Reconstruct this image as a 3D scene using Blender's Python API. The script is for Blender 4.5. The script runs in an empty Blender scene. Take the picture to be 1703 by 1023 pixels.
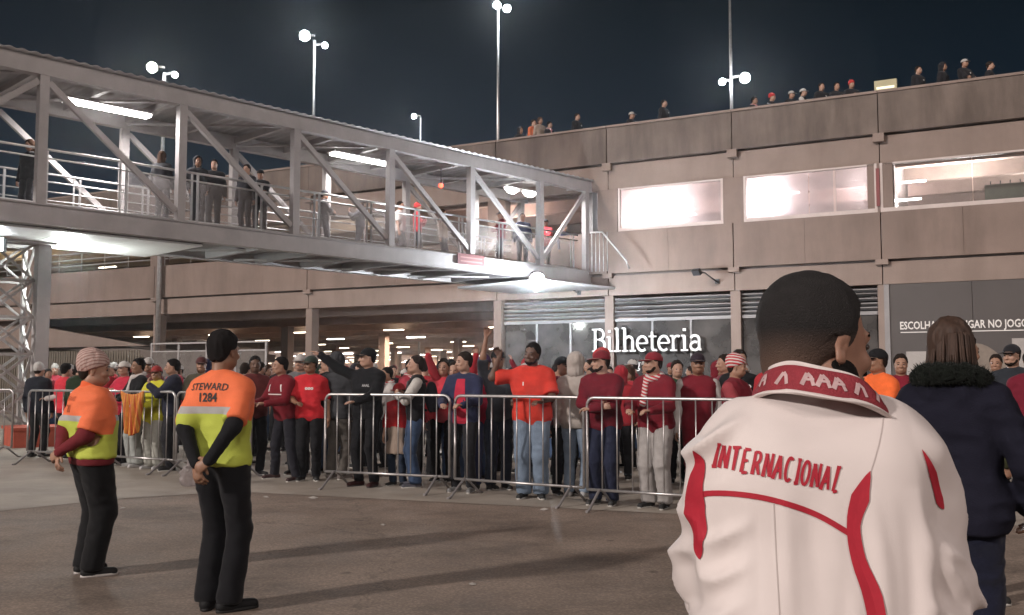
import bpy, math, random
import numpy as np
from mathutils import Vector, Matrix, Euler
from mathutils.bvhtree import BVHTree

# ---------------------------------------------------------------- camera, world, light, exposure
SC = bpy.context.scene
COL = SC.collection
random.seed(7)
R = math.radians
EYE = 1.43            # height of the phone above the ground
FPX = 1600.0          # focal length in photo pixels (photo is 1703 wide)
HORIZON = 625.0

cam_data = bpy.data.cameras.new('camera')
cam = bpy.data.objects.new('camera', cam_data)
COL.objects.link(cam)
cam_data.sensor_width = 36.0
cam_data.lens = 36.0 * FPX / 1703.0
cam_data.clip_start = 0.05
cam_data.clip_end = 2000
cam.location = (0, 0, EYE)
cam.rotation_euler = (R(90) + math.atan((HORIZON - 511.5) / FPX), 0, 0)
SC.camera = cam

world = bpy.data.worlds.new('World')
SC.world = world
world.use_nodes = True
wn = world.node_tree
wn.nodes.clear()
w_out = wn.nodes.new('ShaderNodeOutputWorld')
w_bg = wn.nodes.new('ShaderNodeBackground')
w_tc = wn.nodes.new('ShaderNodeTexCoord')
w_sep = wn.nodes.new('ShaderNodeSeparateXYZ')
w_ramp = wn.nodes.new('ShaderNodeValToRGB')
w_noise = wn.nodes.new('ShaderNodeTexNoise')
w_noise.inputs['Scale'].default_value = 2.2
w_noise.inputs['Detail'].default_value = 4
w_mul = wn.nodes.new('ShaderNodeMath'); w_mul.operation = 'MULTIPLY_ADD'
w_mul.inputs[1].default_value = 0.10
w_ramp.color_ramp.elements[0].position = 0.0
w_ramp.color_ramp.elements[0].color = (0.0136, 0.0304, 0.0528, 1)
w_ramp.color_ramp.elements[1].position = 0.62
w_ramp.color_ramp.elements[1].color = (0.0014, 0.0032, 0.0050, 1)
e = w_ramp.color_ramp.elements.new(0.30); e.color = (0.0053, 0.0122, 0.0211, 1)
e = w_ramp.color_ramp.elements.new(0.44); e.color = (0.0022, 0.0053, 0.0083, 1)
wn.links.new(w_tc.outputs['Generated'], w_sep.inputs[0])
wn.links.new(w_tc.outputs['Generated'], w_noise.inputs['Vector'])
wn.links.new(w_noise.outputs['Fac'], w_mul.inputs[0])
wn.links.new(w_sep.outputs['Z'], w_mul.inputs[2])
wn.links.new(w_mul.outputs[0], w_ramp.inputs['Fac'])
wn.links.new(w_ramp.outputs['Color'], w_bg.inputs['Color'])
w_bg.inputs['Strength'].default_value = 1.0
wn.links.new(w_bg.outputs[0], w_out.inputs['Surface'])

# the stadium floodlighting that throws the long shadows to the right
sun_d = bpy.data.lights.new('stadium_floodlight', 'SUN')
sun_d.energy = 2.8
sun_d.angle = R(3.0)
sun_d.color = (1.0, 0.90, 0.84)
sun = bpy.data.objects.new('stadium_floodlight', sun_d)
COL.objects.link(sun)
sun.rotation_euler = Vector((0.83, 0.56, -0.42)).to_track_quat('-Z', 'Y').to_euler()

def area_lamp(name, loc, target, energy, size, color, spread=None):
    d = bpy.data.lights.new(name, 'AREA'); d.energy = energy; d.size = size; d.color = color
    if spread: d.spread = R(spread)
    o = bpy.data.objects.new(name, d); COL.objects.link(o); o.location = loc
    o.rotation_euler = (Vector(target) - Vector(loc)).to_track_quat('-Z', 'Y').to_euler()
    return o

# added unseen fill lamps for even stadium light, far behind the camera (so near and far are lit alike)
area_lamp('stadium_fill_lamps', (22, -58, 44), (0, 20, 1), 8000, 10, (1.0, .87, .81), 150)
area_lamp('stadium_fill_lamps', (-8, -64, 46), (0, 20, 1), 8000, 10, (1.0, .88, .82), 150)
area_lamp('stadium_fill_lamps', (62, -10, 40), (2, 22, 1), 5000, 8, (1.0, .84, .76), 150)

SC.view_settings.view_transform = 'Standard'
SC.view_settings.look = 'None'
SC.view_settings.gamma = 1.0
SC.view_settings.exposure = 0.0
SC.view_settings.use_curve_mapping = False
SC.cycles.use_denoising = True
SC.cycles.max_bounces = 6
SC.cycles.diffuse_bounces = 3
SC.cycles.transparent_max_bounces = 12
SC.cycles.sample_clamp_indirect = 2.0
SC.cycles.use_light_tree = True
SC.cycles.caustics_reflective = False
SC.cycles.caustics_refractive = False
SC.cycles.volume_bounces = 0

# ---------------------------------------------------------------- helpers
def tag(o, label=None, cat=None, group=None, kind=None):
    if label: o['label'] = label
    if cat: o['category'] = cat
    if group: o['group'] = group
    if kind: o['kind'] = kind
    return o

def empty(name, loc=(0, 0, 0), rz=0.0):
    o = bpy.data.objects.new(name, None); COL.objects.link(o)
    o.location = loc; o.rotation_euler = (0, 0, rz); o.empty_display_size = .2
    return o

def link(name, me, parent=None, mat=None):
    if mat is not None and not me.materials: me.materials.append(mat)
    o = bpy.data.objects.new(name, me); COL.objects.link(o)
    if parent is not None: o.parent = parent
    return o

def copy_tree(o, parent=None):
    c = o.copy(); COL.objects.link(c); c.parent = parent
    for ch in o.children: copy_tree(ch, c)
    return c

class MB:
    """collects simple solids and links them as one mesh object"""
    def __init__(s): s.v = []; s.f = []; s.smooth = []
    def box(s, c, d, rot=None):
        n = len(s.v); hx, hy, hz = d[0] / 2, d[1] / 2, d[2] / 2
        for x, y, z in ((-1,-1,-1),(1,-1,-1),(1,1,-1),(-1,1,-1),(-1,-1,1),(1,-1,1),(1,1,1),(-1,1,1)):
            p = Vector((x*hx, y*hy, z*hz))
            if rot is not None: p = rot @ p
            s.v.append(p + Vector(c))
        for q in ((0,3,2,1),(4,5,6,7),(0,1,5,4),(1,2,6,5),(2,3,7,6),(3,0,4,7)):
            s.f.append([n + i for i in q]); s.smooth.append(False)
        return s
    def span(s, a, b):
        return s.box([(a[i] + b[i]) / 2 for i in range(3)], [abs(b[i] - a[i]) for i in range(3)])
    def beam(s, a, b, w, h):
        a = Vector(a); b = Vector(b); d = b - a; L = d.length; d = d.normalized()
        up = Vector((0, 0, 1)) if abs(d.z) < .98 else Vector((0, 1, 0))
        x = d.cross(up).normalized(); z = x.cross(d)
        m = Matrix((x, d, z)).transposed()
        return s.box((a + b) / 2, (w, L, h), m)
    def tube(s, pts, r, n=8, cap=True):
        pts = [Vector(p) for p in pts]; base = len(s.v); prev = None
        for i, p in enumerate(pts):
            t = (pts[min(i+1, len(pts)-1)] - pts[max(i-1, 0)]).normalized()
            if prev is None:
                u = t.orthogonal().normalized()
            else:
                u = (prev - t * prev.dot(t)); u = u.normalized() if u.length > 1e-6 else t.orthogonal().normalized()
            prev = u; w = t.cross(u); rr = r[i] if isinstance(r, (list, tuple)) else r
            for k in range(n):
                a = 2 * math.pi * k / n
                s.v.append(p + u * (math.cos(a) * rr) + w * (math.sin(a) * rr))
        for i in range(len(pts) - 1):
            for k in range(n):
                a = base + i*n + k; b = base + i*n + (k+1) % n
                s.f.append([a, b, b + n, a + n]); s.smooth.append(True)
        if cap:
            s.f.append([base + k for k in range(n)][::-1]); s.smooth.append(False)
            e0 = base + (len(pts)-1)*n
            s.f.append([e0 + k for k in range(n)]); s.smooth.append(False)
        return s
    def poly(s, pts, d0, d1, axis=1):
        """extrude a polygon given in the two other axes from d0 to d1 along axis"""
        n = len(s.v); m = len(pts)
        for d in (d0, d1):
            for p in pts:
                q = list(p); q.insert(axis, d); s.v.append(Vector(q))
        s.f.append([n + i for i in range(m)]); s.smooth.append(False)
        s.f.append([n + m + i for i in range(m)][::-1]); s.smooth.append(False)
        for i in range(m):
            j = (i + 1) % m
            s.f.append([n + i, n + m + i, n + m + j, n + j]); s.smooth.append(False)
        return s
    def mesh(s, name='mesh'):
        me = bpy.data.meshes.new(name)
        me.from_pydata([tuple(v) for v in s.v], [], s.f)
        me.polygons.foreach_set('use_smooth', s.smooth)
        me.update(); return me
    def build(s, name, mat, parent=None):
        return link(name, s.mesh(name), parent, mat)

# pixel helpers: a photo column at a given distance -> world x
def wx(px, depth): return (px - 851.5) / FPX * depth
def wz(py, depth): return EYE + (HORIZON - py) / FPX * depth

# ---------------------------------------------------------------- materials
MATS = {}
def mat(name, color, rough=.6, metal=0.0, emit=None, estr=0.0, var=.12, vscale=3.0, bump=0.0, bscale=60.0,
        stain=0.0, trans=0.0, alpha=1.0, sheen=0.0, coat=0.0):
    if name in MATS: return MATS[name]
    m = bpy.data.materials.new(name); m.use_nodes = True; nt = m.node_tree; N = nt.nodes; L = nt.links
    b = N['Principled BSDF']
    b.inputs['Roughness'].default_value = rough
    b.inputs['Metallic'].default_value = metal
    b.inputs['Alpha'].default_value = alpha
    b.inputs['Transmission Weight'].default_value = trans
    b.inputs['Sheen Weight'].default_value = sheen
    b.inputs['Coat Weight'].default_value = coat
    col = (*color, 1) if len(color) == 3 else color
    tc = N.new('ShaderNodeTexCoord')
    if var > 0:
        n1 = N.new('ShaderNodeTexNoise'); n1.inputs['Scale'].default_value = vscale; n1.inputs['Detail'].default_value = 5
        n1.inputs['Roughness'].default_value = .6
        L.new(tc.outputs['Object'], n1.inputs['Vector'])
        rmp = N.new('ShaderNodeMapRange'); rmp.inputs[1].default_value = .3; rmp.inputs[2].default_value = .7
        rmp.inputs[3].default_value = 1 - var; rmp.inputs[4].default_value = 1 + var
        L.new(n1.outputs['Fac'], rmp.inputs[0])
        hv = N.new('ShaderNodeMix'); hv.data_type = 'RGBA'; hv.blend_type = 'MULTIPLY'; hv.inputs[0].default_value = 1
        hv.inputs[6].default_value = col
        L.new(rmp.outputs[0], hv.inputs[7]); out = hv.outputs[2]
        if stain > 0:
            mp = N.new('ShaderNodeMapping'); mp.inputs['Scale'].default_value = (.8, .8, .13)
            L.new(tc.outputs['Object'], mp.inputs[0])
            n2 = N.new('ShaderNodeTexNoise'); n2.inputs['Scale'].default_value = 1.6; n2.inputs['Detail'].default_value = 7
            n2.inputs['Roughness'].default_value = .65
            L.new(mp.outputs[0], n2.inputs['Vector'])
            r2 = N.new('ShaderNodeMapRange'); r2.inputs[1].default_value = .42; r2.inputs[2].default_value = .68
            r2.inputs[3].default_value = 0; r2.inputs[4].default_value = stain
            L.new(n2.outputs['Fac'], r2.inputs[0])
            mx = N.new('ShaderNodeMix'); mx.data_type = 'RGBA'
            L.new(r2.outputs[0], mx.inputs[0]); L.new(out, mx.inputs[6])
            mx.inputs[7].default_value = (col[0]*.42, col[1]*.40, col[2]*.38, 1); out = mx.outputs[2]
        L.new(out, b.inputs['Base Color'])
    else:
        b.inputs['Base Color'].default_value = col
    if bump > 0:
        n3 = N.new('ShaderNodeTexNoise'); n3.inputs['Scale'].default_value = bscale; n3.inputs['Detail'].default_value = 4
        L.new(tc.outputs['Object'], n3.inputs['Vector'])
        bp = N.new('ShaderNodeBump'); bp.inputs['Strength'].default_value = bump; bp.inputs['Distance'].default_value = .01
        L.new(n3.outputs['Fac'], bp.inputs['Height']); L.new(bp.outputs[0], b.inputs['Normal'])
    if emit:
        b.inputs['Emission Color'].default_value = (*emit, 1); b.inputs['Emission Strength'].default_value = estr
    MATS[name] = m
    return m

M_conc = mat('concrete', (.232, .172, .145), .85, var=.14, vscale=.8, bump=.35, bscale=25, stain=.4)
M_parapet = mat('stained_dimmed_parapet', (.165, .128, .108), .85, var=.2, vscale=.9, bump=.35, bscale=25, stain=.75)  # stains, plus the dimmer light near the roofline put into the colour
M_conc2 = mat('concrete_smooth', (.262, .198, .168), .8, var=.10, vscale=1.2, bump=.25, bscale=25, stain=.28)
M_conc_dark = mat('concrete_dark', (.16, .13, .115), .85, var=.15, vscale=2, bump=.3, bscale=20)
M_cladding = mat('dark_cladding', (.075, .064, .061), .5, var=.10, vscale=.8, bump=.1)
M_white_steel = mat('painted_steel', (.42, .395, .388), .45, var=.10, vscale=2.5, bump=.12, bscale=12, stain=.22)
M_grey_steel = mat('grey_painted_steel', (.27, .255, .255), .5, var=.12, vscale=2.5, bump=.12, bscale=12, stain=.3)
M_roof = mat('roof_sheet', (.45, .43, .43), .45, metal=.4, var=.12, vscale=1.5)
M_galv = mat('galvanised_steel', (.47, .455, .45), .34, metal=.75, var=.18, vscale=9, bump=.1, bscale=40)
M_rail = mat('stainless_rail', (.62, .62, .62), .3, metal=.8, var=.1)
M_dark_metal = mat('dark_metal', (.03, .03, .033), .5, var=.1)
M_black = mat('black_plastic', (.015, .015, .017), .5, var=.1)
M_tube = mat('tube_light', (.9, .9, .9), .5, emit=(1.0, .97, .93), estr=16, var=0)
M_tube_warm = mat('warm_tube_light', (.9, .9, .9), .5, emit=(1.0, .86, .66), estr=9, var=0)
M_lamp = mat('lamp_glass', (.9, .9, .9), .5, emit=(.86, .94, 1.0), estr=60, var=0)
M_lamp_y = mat('lamp_glass_yellowish', (.9, .9, .9), .5, emit=(.98, 1.0, .80), estr=40, var=0)
M_red_lamp = mat('red_signal', (.6, .02, .01), .5, emit=(1, .08, .04), estr=6, var=0)
M_letter = mat('white_letter', (.80, .77, .74), .5, var=.03)
M_wood_red = mat('red_painted', (.42, .085, .05), .6, var=.2, vscale=4, bump=.2)

def glass_mat(name, color, rough, alpha_mix, translucent=0.0, ior=1.5):
    m = bpy.data.materials.new(name); m.use_nodes = True; nt = m.node_tree; N = nt.nodes; L = nt.links
    N.clear(); o = N.new('ShaderNodeOutputMaterial')
    g = N.new('ShaderNodeBsdfGlossy'); g.inputs['Roughness'].default_value = rough; g.inputs['Color'].default_value = (.9, .9, .9, 1)
    t = N.new('ShaderNodeBsdfTransparent'); t.inputs['Color'].default_value = (*color, 1)
    f = N.new('ShaderNodeFresnel'); f.inputs['IOR'].default_value = ior
    mx = N.new('ShaderNodeMixShader'); L.new(f.outputs[0], mx.inputs[0]); L.new(t.outputs[0], mx.inputs[1]); L.new(g.outputs[0], mx.inputs[2])
    d = N.new('ShaderNodeBsdfDiffuse'); d.inputs['Color'].default_value = (.5, .45, .42, 1)
    tr = N.new('ShaderNodeBsdfTranslucent'); tr.inputs['Color'].default_value = (.85, .80, .80, 1)
    m1 = N.new('ShaderNodeMixShader'); m1.inputs[0].default_value = translucent
    L.new(d.outputs[0], m1.inputs[1]); L.new(tr.outputs[0], m1.inputs[2])
    m2 = N.new('ShaderNodeMixShader')
    tc = N.new('ShaderNodeTexCoord'); n = N.new('ShaderNodeTexNoise'); n.inputs['Scale'].default_value = 1.5; n.inputs['Detail'].default_value = 5
    L.new(tc.outputs['Object'], n.inputs['Vector'])
    mr = N.new('ShaderNodeMapRange'); mr.inputs[1].default_value = .3; mr.inputs[2].default_value = .7
    mr.inputs[3].default_value = max(0, alpha_mix - .06); mr.inputs[4].default_value = alpha_mix + .06
    L.new(n.outputs['Fac'], mr.inputs[0]); L.new(mr.outputs[0], m2.inputs[0])
    L.new(mx.outputs[0], m2.inputs[1]); L.new(m1.outputs[0], m2.inputs[2]); L.new(m2.outputs[0], o.inputs['Surface'])
    MATS[name] = m; return m
M_pane = glass_mat('clear_pane', (.8, .8, .8), .05, .10)
M_dusty = glass_mat('dusty_pane', (.55, .52, .50), .08, .28)
M_dark_pane = glass_mat('tinted_pane', (.16, .15, .15), .06, .13)
M_film = glass_mat('frosted_film', (.95, .9, .9), .2, .50, .9)
M_mesh_panel = glass_mat('mesh_panel', (.9, .9, .9), .3, .15, .3, 1.08)

# ---------------------------------------------------------------- ground
def ground_material():
    m = bpy.data.materials.new('worn_asphalt'); m.use_nodes = True; nt = m.node_tree; N = nt.nodes; L = nt.links
    b = N['Principled BSDF']; tc = N.new('ShaderNodeTexCoord')
    def noise(s, d, r=.6, scale=None):
        n = N.new('ShaderNodeTexNoise'); n.inputs['Scale'].default_value = s; n.inputs['Detail'].default_value = d; n.inputs['Roughness'].default_value = r
        if scale:
            mp = N.new('ShaderNodeMapping'); mp.inputs['Scale'].default_value = scale; mp.inputs['Rotation'].default_value = (0, 0, R(-12))
            L.new(tc.outputs['Object'], mp.inputs[0]); L.new(mp.outputs[0], n.inputs['Vector'])
        else: L.new(tc.outputs['Object'], n.inputs['Vector'])
        return n
    big = noise(.22, 5, .6, (1, 2.4, 1)); mid = noise(1.4, 6, .7); fine = noise(55, 4, .7)
    r1 = N.new('ShaderNodeValToRGB'); r1.color_ramp.elements[0].position = .34; r1.color_ramp.elements[0].color = (.212, .163, .130, 1)
    r1.color_ramp.elements[1].position = .66; r1.color_ramp.elements[1].color = (.268, .210, .170, 1)
    L.new(big.outputs['Fac'], r1.inputs[0])
    def mul(a, fac_out, lo, hi, l=.3, h=.7):
        mr = N.new('ShaderNodeMapRange'); mr.inputs[1].default_value = l; mr.inputs[2].default_value = h
        mr.inputs[3].default_value = lo; mr.inputs[4].default_value = hi; L.new(fac_out, mr.inputs[0])
        mx = N.new('ShaderNodeMix'); mx.data_type = 'RGBA'; mx.blend_type = 'MULTIPLY'; mx.inputs[0].default_value = 1
        L.new(a, mx.inputs[6]); L.new(mr.outputs[0], mx.inputs[7]); return mx.outputs[2]
    c = mul(r1.outputs[0], mid.outputs['Fac'], .80, 1.18); c = mul(c, fine.outputs['Fac'], .72, 1.3)
    spots = N.new('ShaderNodeTexVoronoi'); spots.inputs['Scale'].default_value = 1.3; L.new(tc.outputs['Object'], spots.inputs['Vector'])
    c = mul(c, spots.outputs['Distance'], .55, 1.0, .03, .07)
    st_ = noise(.55, 8, .75, (1, 1.5, 1)); c = mul(c, st_.outputs['Fac'], .70, 1.08, .36, .52)
    ag = N.new('ShaderNodeTexVoronoi'); ag.inputs['Scale'].default_value = 38; L.new(tc.outputs['Object'], ag.inputs['Vector']); c = mul(c, ag.outputs['Distance'], 1.22, .86, .1, .6)
    cr = N.new('ShaderNodeTexVoronoi'); cr.feature = 'DISTANCE_TO_EDGE'; cr.inputs['Scale'].default_value = .33
    wob = noise(1.1, 5, .7); vm = N.new('ShaderNodeVectorMath'); vm.operation = 'MULTIPLY_ADD'; vm.inputs[1].default_value = (1.6, 1.6, 0); L.new(wob.outputs['Color'], vm.inputs[0]); L.new(tc.outputs['Object'], vm.inputs[2]); L.new(vm.outputs[0], cr.inputs['Vector'])
    c = mul(c, cr.outputs['Distance'], .72, 1.0, .001, .006)
    L.new(c, b.inputs['Base Color'])
    rr = N.new('ShaderNodeMapRange'); rr.inputs[1].default_value = .3; rr.inputs[2].default_value = .7; rr.inputs[3].default_value = .62; rr.inputs[4].default_value = .85
    L.new(mid.outputs['Fac'], rr.inputs[0]); L.new(rr.outputs[0], b.inputs['Roughness'])
    bp = N.new('ShaderNodeBump'); bp.inputs['Strength'].default_value = .5; bp.inputs['Distance'].default_value = .008
    L.new(fine.outputs['Fac'], bp.inputs['Height']); L.new(bp.outputs[0], b.inputs['Normal'])
    return m
g = MB(); g.v = [Vector(p) for p in ((-220, -90, 0), (140, -90, 0), (140, 220, 0), (-220, 220, 0))]; g.f = [[0, 1, 2, 3]]; g.smooth = [False]
ground = g.build('ground', ground_material()); tag(ground, kind='structure', label='worn brown grey asphalt ground in front of the barriers')

M_pale_ground = mat('pale_ground', (.34, .30, .255), .75, var=.22, vscale=1.1, bump=.3, bscale=50)
pp = [(-9.0, 9.6), (-5.6, 10.1), (-4.5, 11.4), (-3.4, 12.0), (3, 9.6), (9, 8.6), (9, 26.0), (-4, 31), (-30, 40), (-34, 20)]
g = MB(); g.v = [Vector((x, y, .004)) for x, y in pp]; g.f = [list(range(len(pp)))]; g.smooth = [False]  # paler sheet lying just above the ground
tag(g.build('patch', M_pale_ground), kind='structure', label='paler ground pavement under and behind the barriers')
# ---------------------------------------------------------------- parking building (local frame: +x right along the facade, +y into the building)
BP = Vector((6.76, 29.0, 0)); BROT = math.atan2(-.467, .884)
bld = empty('parking_building', BP, BROT)
tag(bld, 'long three level concrete parking building with glowing upper windows behind the crowd', 'building')
def blocal(x, y, z): # local -> world
    c, s = math.cos(BROT), math.sin(BROT)
    return Vector((BP.x + c*x - s*y, BP.y + s*x + c*y, z))
def u_at(px, y=0.0):
    """facade coordinate u seen at photo column px on the plane local y"""
    k = (px - 851.5) / FPX; c, s = math.cos(BROT), math.sin(BROT)
    # X = BP.x + c u - s y ; Y = BP.y + s u + c y ; X = k Y
    return (k * (BP.y + c*y) - BP.x + s*y) / (c - k*s)
def bpart(name, a, b, m, parent=None, **kw):
    o = MB().span(a, b).build(name, m, parent or bld)
    return o
rnd = random.Random(3)
piers = [-57.4, -49.2, -41.0, -32.8, -24.6, -16.4, -8.2, -4.1, 0, 4.2, 8.4, 12.6]
bays = list(zip(piers[:-1], piers[1:]))
G = .014
for i, (a, b) in enumerate(bays):
    o = rnd.uniform(-.012, .012)
    # roof parapet panel, shadow joint, deep beam, spandrel, floor beam
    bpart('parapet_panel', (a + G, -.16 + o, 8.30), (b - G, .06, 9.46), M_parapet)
    bpart('coping', (a + G/2, -.20, 9.46), (b - G/2, .12, 9.53), M_conc2)
    o = rnd.uniform(-.008, .008)
    bpart('upper_beam', (a + G, -.03 + o, 7.45), (b - G, .30, 8.24), M_conc2)
    o = rnd.uniform(-.012, .012)
    # low spandrel: two precast panels in a bay, joint recessed
    xs = [a + G, (a + b) / 2, b - G]
    for j in range(2):
        o = rnd.uniform(-.01, .01)
        bpart('spandrel_panel', (xs[j] + .003, -.16 + o, 4.70), (xs[j+1] - .003, .06, 6.04), M_conc)
    bpart('floor_beam', (a + G, -.06, 4.00), (b - G, .30, 4.63), M_conc2)
    bpart('recess', (a, .02, 4.63), (b, .22, 4.70), M_conc_dark)
    bpart('recess', (a, .02, 8.24), (b, .22, 8.30), M_conc_dark)
for x in piers:
    w = .30
    bpart('column', (x - w/2, -.02, 0), (x + w/2, .40, 3.998), M_conc2)
    bpart('column', (x - .34, -.10, 6.04), (x + .34, .30, 7.448), M_conc)
    bpart('bracket', (x - .17, -.20, 4.55), (x + .17, -.062, 4.70), M_conc2)
    bpart('bracket', (x - .15, -.20, 8.06), (x + .15, -.032, 8.30), M_conc2)
    if x == 99: bpart('downpipe', (x + .38, -.24, 6.1), (x + .44, -.18, 9.4), M_grey_steel)
# slabs, deep interior
bpart('roof_slab', (-60, .07, 8.26), (30, 60, 8.50), M_conc2)
bpart('floor_slab', (-60, .31, 4.36), (30, 120, 4.62), M_conc2)
M_in_wall = mat('interior_wall', (.30, .17, .12), .9, var=.2, vscale=.3)
M_in_ceil = mat('interior_ceiling_beam', (.46, .36, .31), .85, var=.15, vscale=1)
bpart('back_wall', (-160, 122, 0), (60, 122.4, 4.6), M_in_wall)
bpart('side_wall', (13.2, .4, 0), (13.5, 120, 4.34), M_in_wall)
for k in range(22):
    y = 2.6 + 5.2 * k
    bpart('ceiling_beam', (-130, y, 3.86), (13, y + .42, 4.35), M_in_ceil)
for k in range(14):
    y = 8.0 + 8.2 * k
    for x in (-57.4, -41.0, -24.6, -8.2, 6):
        if k > 4 and x > 0: continue
        bpart('inner_column', (x - .22, y, 0), (x + .22, y + .44, 3.858), M_conc2)
# first floor rooms behind the windows
M_room = mat('room_wall', (.62, .54, .52), .8, var=.1, vscale=.5)
bpart('room_wall', (-60, 14, 4.62), (30, 14.3, 8.25), M_room)
for x in (-3.9, 4.25, 8.4):
    bpart('partition', (x, .45, 4.62), (x + .12, 6, 8.25), M_room)
for k in range(5):
    bpart('upper_ceiling_beam', (-60, 2.2 + 2.6*k, 7.75), (30, 2.5 + 2.6*k, 8.25), M_in_ceil)

# upper windows: frame, sill, film panes
M_frame = mat('pale_window_frame', (.55, .47, .44), .6, var=.08)
for (pa, pb) in ((1035, 1204), (1246, 1462), (1476, 1790)):
    a, b = u_at(pa), u_at(pb)
    z0, z1 = 6.16, 7.40
    fr = MB()
    fr.span((a, -.12, z0 - .12), (b, .10, z0)); fr.span((a, -.10, z1), (b, .10, z1 + .05))
    fr.span((a - .07, -.11, z0 - .12), (a, .10, z1 + .05)); fr.span((b, -.11, z0 - .12), (b + .07, .10, z1 + .05))
    w = fr.build('window', M_frame, bld)
    n = 2
    for j in range(n):
        xa = a + (b - a) * j / n; xb = a + (b - a) * (j + 1) / n
        bpart('pane', (xa + .012, .0, z0 + .001), (xb - .012, .012, z1 - .001), M_film if pa < 1400 else MATS['clear_pane'], w)
    if pa > 1240 and pa < 1400:
        xm = u_at(1392); bpart('mullion', (xm, -.02, z0), (xm + .07, -.001, z1), M_frame, w)
bpart('red_strip', (u_at(1465), -.14, 6.22), (u_at(1471), -.112, 7.30), mat('red_strip', (.20, .045, .045), .4))
# left part of the first floor is open to the ramp: steel rail on the spandrel
for (a, b) in bays:
    if b < -12:
        r = MB()
        for z in (6.35, 6.62, 6.90): r.tube([(a + .3, .05, z), (b - .3, .05, z)], .025, 6)
        for k in range(6):
            x = a + .35 + (b - a - .7) * k / 5; r.tube([(x, .05, 6.04), (x, .05, 6.9)], .022, 6)
        r.build('guard_rail', M_white_steel, bld)
# ramp seen inside the ground floor at the left
rp = MB(); rp.poly([(-60, 2.72), (-60, 3.99), (-34.6, 3.98), (-25.6, 2.72)], .42, .60); rp.build('ramp_wall', M_conc2, bld)
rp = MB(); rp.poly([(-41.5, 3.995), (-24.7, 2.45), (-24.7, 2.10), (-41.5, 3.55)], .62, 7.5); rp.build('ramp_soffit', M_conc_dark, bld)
bpart('low_wall', (-60, 3.3, 0), (-24.8, 3.5, 3.0), M_conc2)

# slatted fence along the ground floor at the left, each slat a part
fence = empty('slatted_fence', blocal(-41, -.6, 0), BROT)
tag(fence, 'brown vertical slat fence behind the crowd at the left under the ramp', 'fence')
M_slat = mat('fence_slat', (.15, .125, .095), .7, var=.2, vscale=2)
sl = MB().box((0, 0, 1.27), (.10, .03, 2.46)).mesh('slat')
for k in range(102):
    o = link('slat', sl, fence, M_slat); o.location = (k * .16 - .05, rnd.uniform(-.008, .008), rnd.uniform(-.015, .015))
for z in (.25, 2.2): MB().span((-.2, .02, z), (16.3, .06, z + .07)).build('fence_rail', M_slat, fence)
# framed screen fence, centre left
scr = empty('framed_screen', blocal(-24.3, -.5, 0), BROT)
tag(scr, 'steel framed screen with dusty panels behind the crowd between two columns', 'screen')
for k in range(5):
    x = k * 1.55
    MB().span((x, -.03, 0), (x + .07, .03, 2.72)).build('post', M_white_steel, scr)
    if k < 4:
        MB().span((x + .07, -.008, .12), (x + 1.55, .004, 2.40)).build('panel', M_dusty, scr)
        MB().span((x + .07, -.02, 2.40), (x + 1.55, .02, 2.45)).build('transom', M_white_steel, scr)
MB().span((0, -.03, 2.72), (6.3, .03, 2.78)).build('top_rail', M_white_steel, scr)

# ticket hall: glass wall, louvres, cladding
hall = empty('ticket_hall_front', blocal(0, 0, 0), BROT)
tag(hall, 'dark glazed ticket hall front with louvres above the glass', 'shop front')
glass_edges = [u_at(p) for p in (846, 897, 955)] + [-3.9]
def hpart(name, a, b, m, parent=None): return MB().span(a, b).build(name, m, parent or hall)
for (a, b) in ((-7.98, -4.27), (-3.93, -.17), (.17, 4.03)):
    n = 3
    for j in range(n):
        xa = a + (b - a) * j / n; xb = a + (b - a) * (j + 1) / n
        hpart('glass_panel', (xa + .03, .10, .06), (xb - .03, .12, 3.16), M_dark_pane)
        if j: hpart('mullion', (xa - .03, .06, 0), (xa + .03, .16, 3.2), M_white_steel if a < -5 else M_grey_steel)
    hpart('transom', (a, .05, 3.16), (b, .17, 3.26), M_grey_steel)
    hpart('threshold', (a, .06, 0), (b, .16, .06), M_grey_steel)
    for j, z in enumerate((3.34, 3.46, 3.60, 3.74, 3.86)):
        m = MB().box(((a + b)/2, .12, z), (b - a, .13, .035), Euler((R(-28), 0, 0)).to_matrix()).build('louvre_slat', M_galv if j == 3 else M_grey_steel, hall)
# low partition and desk seen through the glass
hpart('counter', (-7.5, 4.0, 0), (-.3, 4.6, 1.1), M_cladding)
hpart('partition', (-3.9, 3.0, 0), (4.0, 3.12, 4.3), M_cladding)
# dark cladding wall with lettering and posters
clad = empty('clad_wall', blocal(4.36, 0, 0), BROT)
tag(clad, 'dark grey panelled wall with white lettering beside the ticket hall', 'wall')
for j in range(4):
    MB().span((j * 2.1 + .006, -.04 + rnd.uniform(-.004, .004), 0), (j * 2.1 + 2.094, .2, 3.99)).build('panel', M_cladding, clad)
MB().span((-.14, -.07, 0), (-.002, .21, 3.99)).build('edge_trim', M_grey_steel, clad)
M_poster = mat('poster_grey', (.36, .33, .31), .6, var=.1, vscale=3)
def cx(px): return u_at(px) - 4.36
for (p0, p1, z0, z1) in ((1507, 1541, 1.20, 2.10), (1683, 1740, 1.35, 2.42)):
    o = MB().span((cx(p0), -.062, z0), (cx(p1), -.046, z1)).build('poster', M_poster, clad)
# printed stadium roof arc
arc = [(cx(1560) + (cx(1690) - cx(1560)) * t, 1.45 + .85 * math.sin(math.pi * min(1, t*1.0))) for t in [i / 14 for i in range(15)]]
MB().poly(arc, -.058, -.046).build('printed_arc', mat('print_beige', (.20, .16, .13), .6, var=.15, vscale=5), clad)
MB().span((cx(1560), -.075, 1.30), (cx(1690), -.05, 1.43)).build('printed_band', M_poster, clad)

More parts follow.
